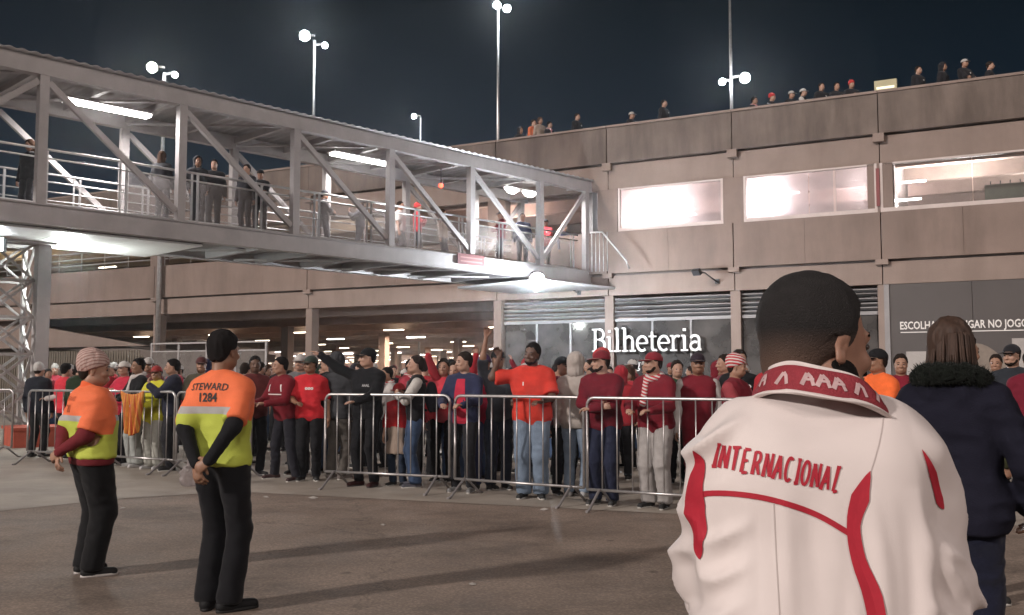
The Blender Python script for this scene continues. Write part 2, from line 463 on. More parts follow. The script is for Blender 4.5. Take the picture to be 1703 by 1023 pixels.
# flood light arms on the facade
def wall_flood(px, z, label, rgt=.45):
    u = u_at(px, -.2); o = empty('wall_floodlight', blocal(u, -.06, z), BROT); tag(o, label, 'floodlight')
    MB().tube([(rgt, 0, -.12), (rgt, -.15, -.12), (.22, -.5, .10), (.05, -.6, .14)], .022, 6).build('arm', M_dark_metal, o)
    MB().box((0, -.62, .13), (.26, .12, .19), Euler((R(35), 0, R(-20))).to_matrix()).build('lamp_head', M_dark_metal, o)
    MB().box((rgt, -.02, -.12), (.12, .04, .14)).build('bracket', M_dark_metal, o)
    return o
wall_flood(1168, 4.42, 'small black floodlight on a bent arm high on the concrete beam')
wall_flood(940, 4.25, 'small black floodlight on an arm beside the bright lamp under the walkway')

# ---------------------------------------------------------------- slab serif lettering, every stroke a solid
def arcpts(cx_, cy_, rx, ry, a0, a1, n=14):
    return [(cx_ + rx * math.cos(R(a0 + (a1 - a0) * i / n)), cy_ + ry * math.sin(R(a0 + (a1 - a0) * i / n))) for i in range(n + 1)]
# glyph strokes: list of (points, width factor); x height .62, cap 1, advance last
GL = {
 'B': ([([(.16, 0), (.16, 1)], 1), ([(.0, 1), (.36, 1)], .6), ([(.0, 0), (.38, 0)], .6), ([(.16, .53), (.38, .53)], .6),
        (arcpts(.36, .765, .22, .235, 90, -90), .85), (arcpts(.38, .265, .25, .265, 90, -90), .95)], .74),
 'i': ([([(.16, 0), (.16, .64)], 1), ([(.02, .64), (.18, .64)], .6), ([(.0, 0), (.33, 0)], .6), ([(.16, .84), (.16, .96)], 1.1)], .40),
 'l': ([([(.16, 0), (.16, 1.02)], 1), ([(.02, 1.02), (.18, 1.02)], .6), ([(.0, 0), (.33, 0)], .6)], .40),
 'h': ([([(.14, 0), (.14, 1.02)], 1), ([(.0, 1.02), (.16, 1.02)], .6), ([(.0, 0), (.29, 0)], .6), ([(.38, 0), (.66, 0)], .6),
        (arcpts(.33, .44, .19, .20, 170, 0) + [(.52, 0)], .9)], .72),
 'e': ([(arcpts(.28, .32, .24, .32, 0, 310, 24), .9), ([(.05, .33), (.52, .33)], .6)], .60),
 't': ([(([(.18, .84), (.18, .18)] + arcpts(.31, .16, .13, .16, 190, 310)), 1), ([(.02, .63), (.38, .63)], .6)], .46),
 'r': ([([(.14, 0), (.14, .64)], 1), ([(.0, .64), (.15, .64)], .6), ([(.0, 0), (.32, 0)], .6), (arcpts(.34, .40, .19, .23, 170, 60), .85)], .52),
 'a': ([(arcpts(.25, .46, .19, .18, 160, 0) + [(.44, .02), (.54, .02)], .9), (arcpts(.25, .18, .19, .18, 60, 330), .85)], .62),
 'g': ([(arcpts(.26, .42, .19, .21, 0, 360, 20), .8), ([(.40, .56), (.56, .62)], .6), (arcpts(.26, .04, .22, .12, 120, 420, 20), .7)], .60),
}
def ribbon(pts, w):
    """polyline -> list of quads outline with square ends"""
    P = [Vector((p[0], p[1])) for p in pts]; Lp = []; Rp = []
    for i, p in enumerate(P):
        a = P[max(i-1, 0)]; b = P[min(i+1, len(P)-1)]; t = (b - a)
        t = t.normalized() if t.length > 1e-9 else Vector((1, 0)); n = Vector((-t.y, t.x))
        Lp.append(p + n * w / 2); Rp.append(p - n * w / 2)
    return Lp, Rp
def stroke_solid(mb, pts, w, d0, d1):
    Lp, Rp = ribbon(pts, w); n = len(mb.v); m = len(Lp)
    for i in range(m):
        for p in (Lp[i], Rp[i]):
            for d in (d0, d1): mb.v.append(Vector((p.x, d, p.y)))
    for i in range(m - 1):
        a = n + 4*i; b = a + 4
        for q in ((a, b, b+2, a+2), (a+1, a+3, b+3, b+1), (a, a+1, b+1, b), (a+2, b+2, b+3, a+3)): mb.f.append(list(q)); mb.smooth.append(False)
    for q in ((n, n+2, n+3, n+1), (n + 4*m - 4, n + 4*m - 3, n + 4*m - 1, n + 4*m - 2)): mb.f.append(list(q)); mb.smooth.append(False)
def sign_text(root, text, x, z, s, w, y=-.03, m=M_letter, sp=1.0):
    for ch in text:
        st, adv = GL[ch]; mb = MB()
        for k, (pts, wf) in enumerate(st):
            stroke_solid(mb, [(x + px * s, z + pz * s) for px, pz in pts], w * wf, y - .0012 * k, y + .03)
        mb.build('letter', m, root); x += adv * s * sp
    return x
sg = empty('ticket_office_sign', blocal(u_at(985, -.05), -.05, 2.22), BROT)
tag(sg, 'white slab serif letters reading Bilheteria on the dark glass', 'sign')
sw = u_at(1168, .04) - u_at(985, .04); unit = sum(GL[c][1] for c in 'Bilheteria')
sign_text(sg, 'Bilheteria', 0, 0, .70, .085, sp=sw / (unit * .70))
sg2 = empty('small_sign_letter', blocal(u_at(1055, -.05), -.05, 1.62), BROT)
tag(sg2, 'single small white letter g under the large ticket sign', 'letter')
sign_text(sg2, 'g', 0, 0, .36, .04)

def text_obj(name, text, size, m, parent, loc, rot, extrude=.004, bold=0.0, xs=1.0):
    cu = bpy.data.curves.new('text', 'FONT'); cu.body = text; cu.size = size; cu.extrude = extrude; cu.offset = bold; cu.resolution_u = 2
    t = bpy.data.objects.new('tmp', cu); COL.objects.link(t)
    dg = bpy.context.evaluated_depsgraph_get(); me = bpy.data.meshes.new_from_object(t.evaluated_get(dg))
    bpy.data.objects.remove(t)
    me.materials.clear(); o = link(name, me, parent, m); o.location = loc; o.rotation_euler = rot; o.scale = (xs, 1, 1)
    return o
wl = empty('wall_lettering', blocal(u_at(1497, -.05), -.05, 2.72), BROT)
tag(wl, 'white capitals reading ESCOLHA ESSE LUGAR NO JOGO on the dark panelled wall', 'sign')
t1 = text_obj('lettering', 'ESCOLHA ESSE LUGAR NO JOGO', .30, M_letter, wl, (0, -.004, 0), (R(90), 0, 0), bold=.006)
tw = u_at(1690, -.05) - u_at(1497, -.05)
full = t1.dimensions.x; bb = max(v.co.x for v in t1.data.vertices)
t1.scale.x = tw / (bb * .905)
mb = MB(); mb.span((.02, -.012, -.10), (tw * 1.1, -.004, -.075)); mb.build('underline', M_letter, wl)

# ---------------------------------------------------------------- lamps inside the building
tube_me = MB().box((0, 0, 0), (1.3, .11, .05)).mesh('ceiling_light'); tube_me.materials.append(M_tube)
tubew_me = MB().box((0, 0, 0), (1.2, .10, .045)).mesh('ceiling_light'); tubew_me.materials.append(M_tube_warm)
cnt = 0
for row in range(13):
    y = 12.5 + 8.4 * row
    for k in range(60):
        u = -170 + 6.2 * k + (row % 2) * 2.0
        if rnd.random() < .12 or u > 10: continue
        p = blocal(u, y, 3.80)
        px = 851.5 + FPX * p.x / p.y
        if not (235 < px < 1110): continue
        if px > 850 and row > 5: continue
        o = link('ceiling_light', tube_me if rnd.random() < .35 else tubew_me); o.location = p; o.rotation_euler = (0, 0, BROT + rnd.uniform(-.03, .03))
        far = ['near the front', 'a little way in', 'midway in', 'deep inside', 'very deep inside', 'far at the back'][min(5, row // 2)]
        side = [n for lim, n in ((330, 'above the yellow raincoat'), (450, 'above the tall steward'), (540, 'above the red tracksuit'), (640, 'above the pointing man'), (740, 'above the backpack wearer'), (830, 'above the navy jacket'), (930, 'above the bright red shirt'), (2000, 'behind the ticket sign')) if px < lim][0]
        tag(o, '%s tube light in the garage %s, %s' % ('white' if o.data == tube_me else 'warm', far, side), 'ceiling light', 'tube lights under the garage ceiling')
        cnt += 1
print('garage lights', cnt)
# real lamps carrying the light of those rows
for (u, y, e) in ((-12, 12, 480), (-22, 16, 480), (-34, 12, 350), (-16, 34, 900), (-34, 40, 900), (-60, 70, 2200), (-20, 66, 1600), (-90, 100, 2600)):
    p = blocal(u, y, 3.7)
    area_lamp('garage_lamp', p, (p.x, p.y, 0), e * 2.4, 3.0, (1.0, .74, .56))
# first floor: strong white lamps close behind the film, milder ones further along
for (px, y, z, e, c) in ((1095, .75, 6.6, 300, (1, .90, .90)), (1140, .9, 6.7, 130, (1, .92, .94)), (1285, .8, 6.7, 320, (1, .92, .95)), (1455, .8, 6.9, 60, (1, .93, .93)), (1505, 2.4, 6.5, 160, (1, .95, .93))):
    u = u_at(px, y); d = bpy.data.lights.new('room_lamp', 'POINT'); d.energy = e; d.color = c; d.shadow_soft_size = .25
    o = bpy.data.objects.new('room_lamp', d); COL.objects.link(o); o.location = blocal(u, y, z)
for (u, y, e, c) in ((-2, 6, 120, (1, .85, .85)), (3, 6, 300, (1, .85, .88)), (9, 5, 700, (.97, .93, .9)), (6, 3, 500, (1, .92, .9)), (-30, 3, 160, (1, .86, .45)), (-18, 3, 100, (1, .95, .8)), (-40, 3, 160, (1, .86, .45)), (-10, 4, 120, (1, .78, .7))):
    p = blocal(u, y, 7.0); area_lamp('room_lamp', p, (p.x, p.y, 9), e, 1.5, c)
for (px, y, z) in ((1510, 3.0, 7.42), (1500, 2.0, 6.70), (1110, 3.2, 7.4), (1130, 5, 7.3), (1300, 3.0, 7.4), (1640, 3.6, 6.65), (1590, 6, 7.0)):
    o = link('ceiling_light', tube_me); o.location = blocal(u_at(px, y), y, z); o.rotation_euler = (0, 0, BROT)
    tag(o, 'bright tube light behind the upper window, %s' % {1510: 'right window near its top', 1500: 'right window near its sill', 1110: 'left window, nearer one', 1130: 'left window, farther one', 1300: 'middle window', 1640: 'right window by the green box', 1590: 'right window, far inside'}[px], 'ceiling light')
for (px, y, z) in ((75, 4, 6.55), (175, 5, 7.0), (480, 4, 6.9)):
    o = link('ceiling_light', tubew_me); o.location = blocal(u_at(px, y), y, z); o.rotation_euler = (0, 0, BROT)
    tag(o, 'warm tube light on the upper parking level %s' % {75: 'right of the lattice pylon', 175: 'left of the guard rail', 480: 'behind the walkway centre'}[px], 'ceiling light')
gb = empty('green_display_box', blocal(u_at(1690, 1.6), 1.6, 6.62), BROT); tag(gb, 'dull green box with a row of pegs inside the right upper window', 'cabinet')
MB().box((0, 0, 0), (1.3, .5, .42)).build('cabinet_body', mat('dull_green', (.22, .27, .22), .6), gb)
for k in range(5): MB().box((-.5 + .25*k, 0, .28), (.03, .03, .14)).build('peg', M_dark_metal, gb)

# ---------------------------------------------------------------- elevated walkway (local frame: +x from the facade towards the camera left, +y towards the camera)
WA = Vector((2.5, 31.2, 0)); wd = Vector((-.695, -.719, 0)).normalized(); WROT = math.atan2(wd.y, wd.x)
wk = empty('covered_walkway', WA, WROT)
tag(wk, 'elevated covered steel truss walkway crossing to the parking building', 'footbridge')
def wlocal(s, o, z):
    n = Vector((-wd.y, wd.x, 0)); return WA + wd * s + n * o + Vector((0, 0, z))
def s_at(px, o):
    k = (px - 851.5) / FPX; n = Vector((-wd.y, wd.x, 0)); p = WA + n * o
    return (k * p.y - p.x) / (wd.x - k * wd.y)
DK, DB, CT, RT = 4.80, 4.44, 7.42, 7.76     # deck top, fascia bottom, chord bottom, chord top
SEND = 23.2; W = 2.9
def wpart(name, mb, m, parent=None): return mb.build(name, m, parent or wk)
posts = [2.35 + 2.95 * k for k in range(8)]
for o, nm in ((0, 'near'), (-W, 'far')):
    wpart('top_chord', MB().span((-.1, o - .10, CT), (SEND, o + .10, RT)), M_white_steel)
    wpart('bottom_chord', MB().span((-.1, o - .09, DB), (SEND, o + .09, DK)), M_white_steel)
    wpart('flange', MB().span((-.1, o - .13, DK), (SEND, o + .13, DK + .03)), M_white_steel)
    wpart('flange', MB().span((-.1, o - .13, DB - .03), (SEND, o + .13, DB)), M_white_steel)
    for x in posts + [.15]:
        wpart('post', MB().span((x - .09, o - .09, DK + .03), (x + .09, o + .09, CT)), M_white_steel)
    for i in range(len(posts)):
        x1 = posts[i]; x0 = posts[i-1] if i else .15
        a, b = (x1 - .1, CT - .12), (x0 + .1, DK + .25)
        if i == 0 or i == 1: a, b = (x0 + .1, CT - .12), (x1 - .1, DK + .25)
        if i == 1: a, b = (x0 + .1, DK + .25), (x1 - .1, CT - .12)
        if i == 6: a, b = (x0 + .1, CT - .12), (x1 - .1, DK + .25)
        wpart('diagonal', MB().beam((a[0], o, a[1]), (b[0], o, b[1]), .10, .12), M_white_steel)
wpart('deck', MB().span((-.1, -W + .09, DK - .14), (SEND, -.09, DK - .02)), M_grey_steel)
for k in range(17):
    x = .6 + 1.42 * k
    wpart('deck_joist', MB().span((x - .06, -W + .09, DB - .02), (x + .06, -.09, DK - .14)), M_grey_steel)
for i in range(len(posts) - 1):
    a, b = posts[i], posts[i + 1]
    wpart('underside_brace', MB().beam((a, -.1, DB + .02), (b, -W + .1, DB + .02), .09, .05), M_white_steel)
    wpart('roof_brace', MB().beam((a, -.1, CT + .10), (b, -W + .1, CT + .10), .07, .05), M_white_steel)
for k, x in enumerate(posts + [3.8 + 2.95*k for k in range(7)] + [.15]):
    wpart('roof_purlin', MB().span((x - .05, -W + .10, CT + .13), (x + .05, -.10, RT - .06)), M_white_steel)
M_ceil = mat('walkway_ceiling', (.50, .47, .46), .55, var=.15, vscale=1.2, stain=.3)
# corrugated roof sheet
rs = MB(); nx = 760; xs = [-.15 + (SEND + .15) * i / nx for i in range(nx + 1)]
for x in xs:
    dz = .017 * math.sin(2 * math.pi * x / .24)
    for (yy, off) in ((-W - .22, 0), (.22, 0), (.22, .012), (-W - .22, .012)):
        rs.v.append(Vector((x, yy, RT + .035 + dz + off)))
for i in range(nx):
    a = 4*i; b = a + 4
    for q in ((a, a+1, b+1, b), (a+2, a+3, b+3, b+2), (a+1, a+2, b+2, b+1), (a+3, a, b, b+3)): rs.f.append(list(q)); rs.smooth.append(True)
wpart('roof_sheet', rs, M_roof)
# handrails and mesh infill
for o in (-.22, -W + .22):
    r = MB()
    r.tube([(0.3, o, DK + 1.20), (SEND - .1, o, DK + 1.20)], .028, 8); wpart('handrail', r, M_rail)
    r = MB(); r.tube([(0.3, o, DK + 1.02), (SEND - .1, o, DK + 1.02)], .02, 8); wpart('middle_rail', r, M_rail)
    r = MB(); r.tube([(0.3, o, DK + .10), (SEND - .1, o, DK + .10)], .018, 8); wpart('bottom_rail', r, M_rail)
    x = .5; j = 0
    while x < SEND - .3:
        wpart('baluster', MB().box((x, o, DK + .61), (.05, .03, 1.16)), M_rail)
        wpart('baluster', MB().box((x + .14, o, DK + .61), (.04, .03, 1.16)), M_rail)
        xe = min(x + 1.62, SEND - .1)
        if o > -1 and j not in (9, 10):
            wpart('mesh_panel', MB().span((x + .18, o - .006, DK + .12), (xe - .02, o + .006, DK + 1.0)), M_mesh_panel)
        x = xe + .02; j += 1
    if o < -1:
        for z in (.35, .6, .8): wpart('middle_rail', MB().tube([(0.3, o, DK + z), (SEND - .1, o, DK + z)], .014, 6), M_rail)
# landing where the walkway meets the building
wpart('portal_post', MB().span((-.42, -.30, 4.66), (-.16, .05, 7.6)), M_grey_steel)
wpart('canopy', MB().span((-.6, -2.6, 4.20), (3.4, .9, 4.27)), mat('canopy_sheet', (.75, .75, .76), .5, var=.05))
for (px, s0) in ((168, None), (597, None), (866, None)):
    s = s_at(px, -W/2); L0 = 1.9 if px < 800 else 1.2
    f = empty('walkway_light', wlocal(s, -W/2, CT + .02), WROT)
    tag(f, {168: 'long bright tube light under the walkway roof at the left', 597: 'long bright tube light under the walkway roof at its middle', 866: 'pair of oval bright lights under the walkway roof by the building'}[px], 'ceiling light')
    MB().box((0, 0, .05), (L0 + .1, .34, .05)).build('housing', M_white_steel, f)
    if px < 800: MB().box((0, 0, -.01), (L0, .28, .06)).build('diffuser', M_tube, f)
    else:
        for dx in (-.42, .42): MB().tube([(dx - .3, 0, 0), (dx - .1, 0, -.02), (dx + .1, 0, -.02), (dx + .3, 0, 0)], [.04, .13, .13, .04], 10).build('diffuser', M_tube, f)
    area_lamp('walkway_lamp', wlocal(s, -W/2, CT - .12), wlocal(s, -W/2, 0), 260, 1.2, (1, .93, .92))
rl = empty('red_signal_lamp', wlocal(s_at(732, -1.2), -1.2, 7.05)); tag(rl, 'small red glowing lamp hanging under the walkway roof', 'lamp')
MB().tube([(0, 0, -.07), (0, 0, -.03), (0, 0, .03), (0, 0, .06)], [.03, .07, .07, .03], 10).build('bulb', M_red_lamp, rl)
MB().tube([(0, 0, .06), (0, 0, .5)], .012, 6).build('stem', M_dark_metal, rl)
# red sign plate on the fascia
rpt = empty('red_fascia_plate', wlocal(s_at(783, .14), .14, 4.72), WROT); tag(rpt, 'dark red plate with two pale lines on the walkway edge beam', 'sign')
MB().box((0, 0, 0), (1.05, .03, .30)).build('plate', mat('plate_red', (.10, .022, .022), .5), rpt)
for z in (.05, -.06): MB().box((0, .018, z), (.85, .004, .035)).build('printed_line', mat('plate_line', (.22, .10, .09), .6), rpt)
# stair rail beside the landing
st = empty('stair_rail', blocal(u_at(1000, -.9), -.9, 0), BROT); tag(st, 'steel stair rail sloping down beside the end of the walkway', 'railing')
r = MB()
r.tube([(-.35, 0, 5.95), (0.05, 0, 5.95), (.85, 0, 5.0), (.95, 0, 4.75)], .03, 8); r.build('handrail', M_rail, st)
r = MB()
for k in range(5): r.tube([(-.3 + .13*k, 0, 4.7), (-.3 + .13*k, 0, 5.93)], .014, 6)
r.build('baluster', M_rail, st)

# lamp under the walkway end
fl = empty('bright_floodlight', wlocal(s_at(893, .9), .9, 4.28), 0); tag(fl, 'very bright white floodlight under the canopy at the walkway end', 'floodlight')
MB().box((0, 0, .02), (.34, .20, .26), Euler((R(-40), 0, 0)).to_matrix()).build('housing', M_dark_metal, fl)
MB().tube([(0, -.20, -.10), (0, -.12, -.05)], [.20, .22], 18).build('lens', M_lamp, fl)
p = wlocal(s_at(893, .9), .9, 4.0) + Vector((0, -.35, 0))
d = bpy.data.lights.new('flood_lamp', 'POINT'); d.energy = 1900; d.color = (.84, .92, 1); d.shadow_soft_size = .25
o = bpy.data.objects.new('flood_lamp', d); COL.objects.link(o); o.location = p

# ---------------------------------------------------------------- lattice pylon
PX, PY = -10.45, 21.2
py = empty('lattice_pylon', (PX, PY, 0), WROT + R(90))
tag(py, 'white lattice steel pylon carrying the left end of the walkway', 'pylon')
def pp_(name, mb, m=M_white_steel): return mb.build(name, m, py)
pp_('column', MB().span((.0, -.14, 0), (.26, .14, 4.40)), M_white_steel)
for (x, y) in ((-.62, -.12), (-.62, -1.1), (.1, -1.1)): pp_('corner_angle', MB().span((x - .045, y - .045, 0), (x + .045, y + .045, 4.40)))
for k in range(5):
    z0 = .3 + .8 * k; z1 = z0 + .8
    for (a, b) in (((-.62, -.12), (.0, -.12)), ((-.62, -1.1), (.1, -1.1)), ((-.62, -.12), (-.62, -1.1)), ((.1, -.14), (.1, -1.1))):
        pp_('lattice_bar', MB().beam((a[0], a[1], z0), (b[0], b[1], z1), .05, .05))
        pp_('lattice_bar', MB().beam((b[0], b[1] - .055, z0), (a[0], a[1] - .055, z1), .05, .05))
        pp_('cross_bar', MB().beam((a[0], a[1], z1), (b[0], b[1], z1), .05, .05))
pp_('head_plate', MB().span((-.75, -1.2, 4.30), (.42, .18, 4.40)))
rb = empty('red_base_block', (-9.9, 19.9, 0), WROT + R(80)); tag(rb, 'red painted base block in front of the lattice pylon foot', 'block')
MB().span((-.55, -.4, 0), (.65, .5, .34)).build('block_body', M_wood_red, rb)
MB().span((-.60, -.45, .34), (.70, .55, .40)).build('block_top', M_wood_red, rb)
# floodlight on the pylon that washes the walkway underside
pf = empty('pylon_floodlight', (-10.75, 19.9, 4.15)); tag(pf, 'bright floodlight at the top of the lattice pylon under the walkway', 'floodlight')
MB().box((0, 0, 0), (.38, .14, .30)).build('housing', M_dark_metal, pf)
MB().box((0.02, -.085, 0), (.34, .02, .26)).build('lens', M_lamp, pf)
d = bpy.data.lights.new('pylon_lamp', 'POINT'); d.energy = 330; d.color = (.93, 1, .96); d.shadow_soft_size = .2
o = bpy.data.objects.new('pylon_lamp', d); COL.objects.link(o); o.location = (-10.1, 21.8, 3.95)
# white colour stands in for the floodlit stretch of the underside
cp = empty('lit_underside_panel', wlocal(0, 0, 0), WROT); tag(cp, 'white panels standing for the lit underside of the walkway beside the pylon', 'ceiling panel')
M_lit_underside = mat('lit_underside_white', (.82, .82, .80), .5, var=.05)
for k in range(3):
    MB().span((13.5 + 1.5*k, -W - .1, DB - .09), (14.98 + 1.5*k, -.16, DB - .05)).build('panel', M_lit_underside, cp)

# ---------------------------------------------------------------- lamp posts against the sky
def lamp_post(px, depth, base, top, heads, label, m=M_lamp, r=.11):
    x = wx(px, depth); o = empty('lamp_post', (x, depth, base)); tag(o, label, 'lamp post', 'tall lamp posts standing against the night sky')
    MB().tube([(0, 0, 0), (0, 0, (top - base) * .5), (0, 0, top - base)], [r, r * .85, r * .6], 10).build('pole', M_galv, o)
    for (hx, hy, sc) in heads:
        X = wx(hx, depth) - x; Z = wz(hy, depth) - base
        MB().beam((0, 0, Z + .05), (X, 0, Z + .12), .08, .08).build('arm', M_galv, o)
        h = MB().box((X, -.05, Z + .05 * sc), (.55 * sc, .30 * sc, .46 * sc), Euler((R(30), 0, 0)).to_matrix()).build('lamp_head', M_dark_metal, o)
        MB().tube([(X, -.20 * sc, Z + .0), (X, -.34 * sc, Z - .05 * sc), (X, -.40 * sc, Z - .07 * sc)], [.30 * sc, .26 * sc, .1 * sc], 14).build('lamp_lens', m, h)
        h.name = 'lamp_head'
        ld = bpy.data.lights.new('mast_lamp', 'POINT'); ld.energy = 260 * sc; ld.color = (.85, .93, 1); ld.shadow_soft_size = .12 * sc
        lo = bpy.data.objects.new('mast_lamp', ld); COL.objects.link(lo); lo.location = (x + X, depth - .55 * sc, base + Z - .05)
    return o
lamp_post(262, 40, 0, wz(112, 40), ((243, 105, .75), (281, 117, .45)), 'lamp post with two bright heads rising behind the walkway roof at the left', M_lamp_y)
lamp_post(516, 46, 0, wz(56, 46), ((500, 50, .85), (534, 66, .5)), 'thin lamp post with a large and a small bright head above the walkway')
lamp_post(828, 52, 8.5, wz(-2, 52), ((843, 2, .7), (826, -4, .7)), 'tallest pale pole rising from the parapet end with lamps at the top edge')
lamp_post(697, 70, 0, wz(190, 70), ((686, 188, .6),), 'small distant street lamp with a single head above the walkway roof', r=.09)
lamp_post(1223, 34, 8.5, wz(-30, 34), ((1207, 129, .42), (1245, 123, .62)), 'tall pole on the roof parapet with two glaring lamps low on the pole', r=.07)
# ---------------------------------------------------------------- people: smooth distance fields turned into one skin each
def V(*a): return np.array(a, dtype=np.float64)
def nz(v): return v / (np.linalg.norm(v) + 1e-12)
def Rz(a): c, s = math.cos(a), math.sin(a); return np.array([[c, -s, 0], [s, c, 0], [0, 0, 1]])
def Rx(a): c, s = math.cos(a), math.sin(a); return np.array([[1, 0, 0], [0, c, -s], [0, s, c]])
def Ry(a): c, s = math.cos(a), math.sin(a); return np.array([[c, 0, s], [0, 1, 0], [-s, 0, c]])

class Prim:
    """round cone a-b (radii ra, rb) in a space squashed by s, optionally in a rotated frame M about c"""
    def __init__(p, a, b, ra, rb, s=(1, 1, 1), M=None, c=None, k=.03, sub=False):
        p.a = np.array(a, float); p.b = np.array(b, float); p.ra, p.rb = ra, rb
        p.s = np.array(s, float); p.M = M; p.c = np.zeros(3) if c is None else np.array(c, float); p.k = k; p.sub = sub
    def grown(p, g, k=None):
        m = p.s.min()
        return Prim(p.a, p.b, p.ra + g, p.rb + g, p.s, p.M, p.c, p.k if k is None else k, p.sub)
    def bounds(p):
        r = max(p.ra, p.rb)
        pts = []
        for q, rr in ((p.a, p.ra), (p.b, p.rb)):
            ext = rr * p.s
            if p.M is None: pts += [p.c + q * 1 - ext, p.c + q + ext]
            else:
                w = p.c + p.M @ q; e2 = np.abs(p.M) @ ext; pts += [w - e2, w + e2]
        pts = np.array(pts); return pts.min(0), pts.max(0)
    def dist(p, X, Y, Z):
        X = X - p.c[0]; Y = Y - p.c[1]; Z = Z - p.c[2]
        if p.M is not None:
            m = p.M
            X, Y, Z = m[0,0]*X + m[1,0]*Y + m[2,0]*Z, m[0,1]*X + m[1,1]*Y + m[2,1]*Z, m[0,2]*X + m[1,2]*Y + m[2,2]*Z
        s = p.s
        a = p.a / s; ba = p.b / s - a
        px = X / s[0] - a[0]; py = Y / s[1] - a[1]; pz = Z / s[2] - a[2]
        L = float(ba @ ba)
        if L > 1e-10:
            t = np.clip((px*ba[0] + py*ba[1] + pz*ba[2]) / L, 0, 1)
            px = px - t*ba[0]; py = py - t*ba[1]; pz = pz - t*ba[2]
            return (np.sqrt(px*px + py*py + pz*pz) - (p.ra + (p.rb - p.ra) * t)) * float(s.mean())
        return (np.sqrt(px*px + py*py + pz*pz) - p.ra) * float(s.mean())
def ell(c, r, M=None, k=.03, sub=False):
    """ellipsoid"""
    m = min(r); return Prim((0, 0, 0), (0, 0, 0), m, m, np.array(r) / m, M if M is not None else None, c, k, sub)
def cap(a, b, ra, rb=None, k=.03, s=(1, 1, 1), sub=False): return Prim(a, b, ra, ra if rb is None else rb, s, None, None, k, sub)

def axis_lines(lo, hi, step, fine, fstep):
    """grid lines: fine steps inside the given intervals"""
    xs = [lo]; fine = sorted(fine)
    while xs[-1] < hi:
        x = xs[-1]; st = step
        for a, b in fine:
            if a - 1e-6 <= x < b: st = fstep; break
            if x < a < x + step: st = max(a - x, fstep * .6); break
        xs.append(x + st)
    return np.array(xs)

def surface(prims, step=.018, fine=(), fstep=.009, clips=(), pad=.02):
    lo = np.min([p.bounds()[0] for p in prims if not p.sub], 0) - pad; hi = np.max([p.bounds()[1] for p in prims if not p.sub], 0) + pad
    ax = [axis_lines(lo[i], hi[i], step, [(f[0][i], f[1][i]) for f in fine], fstep) for i in range(3)]
    nx, ny, nz_ = [len(a) for a in ax]
    D = np.full((nx, ny, nz_), .5, dtype=np.float32)
    for p in prims:
        l, h = p.bounds(); m = .03 + p.k
        i0 = [max(0, int(np.searchsorted(ax[i], l[i] - m)) - 1) for i in range(3)]
        i1 = [min(len(ax[i]), int(np.searchsorted(ax[i], h[i] + m)) + 1) for i in range(3)]
        if any(b - a < 1 for a, b in zip(i0, i1)): continue
        sl = tuple(slice(a, b) for a, b in zip(i0, i1))
        X = ax[0][sl[0]][:, None, None]; Y = ax[1][sl[1]][None, :, None]; Z = ax[2][sl[2]][None, None, :]
        d = p.dist(X, Y, Z); A = D[sl]
        if p.sub:
            hh = np.maximum(p.k - np.abs(A + d), 0) / p.k; D[sl] = np.maximum(A, -d) + hh*hh*p.k*.25
        else:
            hh = np.maximum(p.k - np.abs(A - d), 0) / p.k; D[sl] = np.minimum(A, d) - hh*hh*p.k*.25
    if clips:
        X = ax[0][:, None, None]; Y = ax[1][None, :, None]; Z = ax[2][None, None, :]
        for c in clips: D = np.maximum(D, c(X, Y, Z)).astype(np.float32)
    D[0] = D[-1] = .1; D[:, 0] = D[:, -1] = .1; D[:, :, 0] = D[:, :, -1] = .1
    ins = D < 0
    # cell classification
    cs = np.zeros((nx-1, ny-1, nz_-1), np.int8)
    for dx in (0, 1):
        for dy in (0, 1):
            for dz in (0, 1): cs += ins[dx:nx-1+dx, dy:ny-1+dy, dz:nz_-1+dz]
    act = np.argwhere((cs > 0) & (cs < 8))
    if len(act) == 0: return np.zeros((0, 3)), np.zeros((0, 4), int)
    idx = np.full(cs.shape, -1, np.int64); idx[act[:, 0], act[:, 1], act[:, 2]] = np.arange(len(act))
    acc = np.zeros((len(act), 3)); cntv = np.zeros(len(act))
    corners = [(x, y, z) for x in (0, 1) for y in (0, 1) for z in (0, 1)]
    for A in corners:
        for k in range(3):
            if A[k] == 0:
                B = list(A); B[k] = 1
                ia = act + np.array(A); ib = act + np.array(B)
                da = D[ia[:, 0], ia[:, 1], ia[:, 2]]; db = D[ib[:, 0], ib[:, 1], ib[:, 2]]
                cr = (da < 0) != (db < 0)
                if not cr.any(): continue
                t = da[cr] / (da[cr] - db[cr])
                pa = np.stack([ax[j][ia[cr, j]] for j in range(3)], 1); pb = np.stack([ax[j][ib[cr, j]] for j in range(3)], 1)
                acc[cr] += pa + (pb - pa) * t[:, None]; cntv[cr] += 1
    P = acc / cntv[:, None]
    F = []
    for k in range(3):
        u, w = (k + 1) % 3, (k + 2) % 3
        s0 = [slice(None)] * 3; s1 = [slice(None)] * 3; s0[k] = slice(0, -1); s1[k] = slice(1, None)
        a = ins[tuple(s0)]; b = ins[tuple(s1)]
        e = np.argwhere(a != b); e = e[(e[:, u] > 0) & (e[:, w] > 0) & (e[:, u] < ins.shape[u]-1) & (e[:, w] < ins.shape[w]-1)]
        if len(e) == 0: continue
        inside = a[e[:, 0], e[:, 1], e[:, 2]]
        q = []
        for du, dw in ((-1, -1), (0, -1), (0, 0), (-1, 0)):
            c = e.copy(); c[:, u] += du; c[:, w] += dw; q.append(idx[c[:, 0], c[:, 1], c[:, 2]])
        q = np.stack(q, 1); q[~inside] = q[~inside][:, ::-1]
        F.append(q)
    F = np.concatenate(F); F = F[(F >= 0).all(1)]
    return P, F

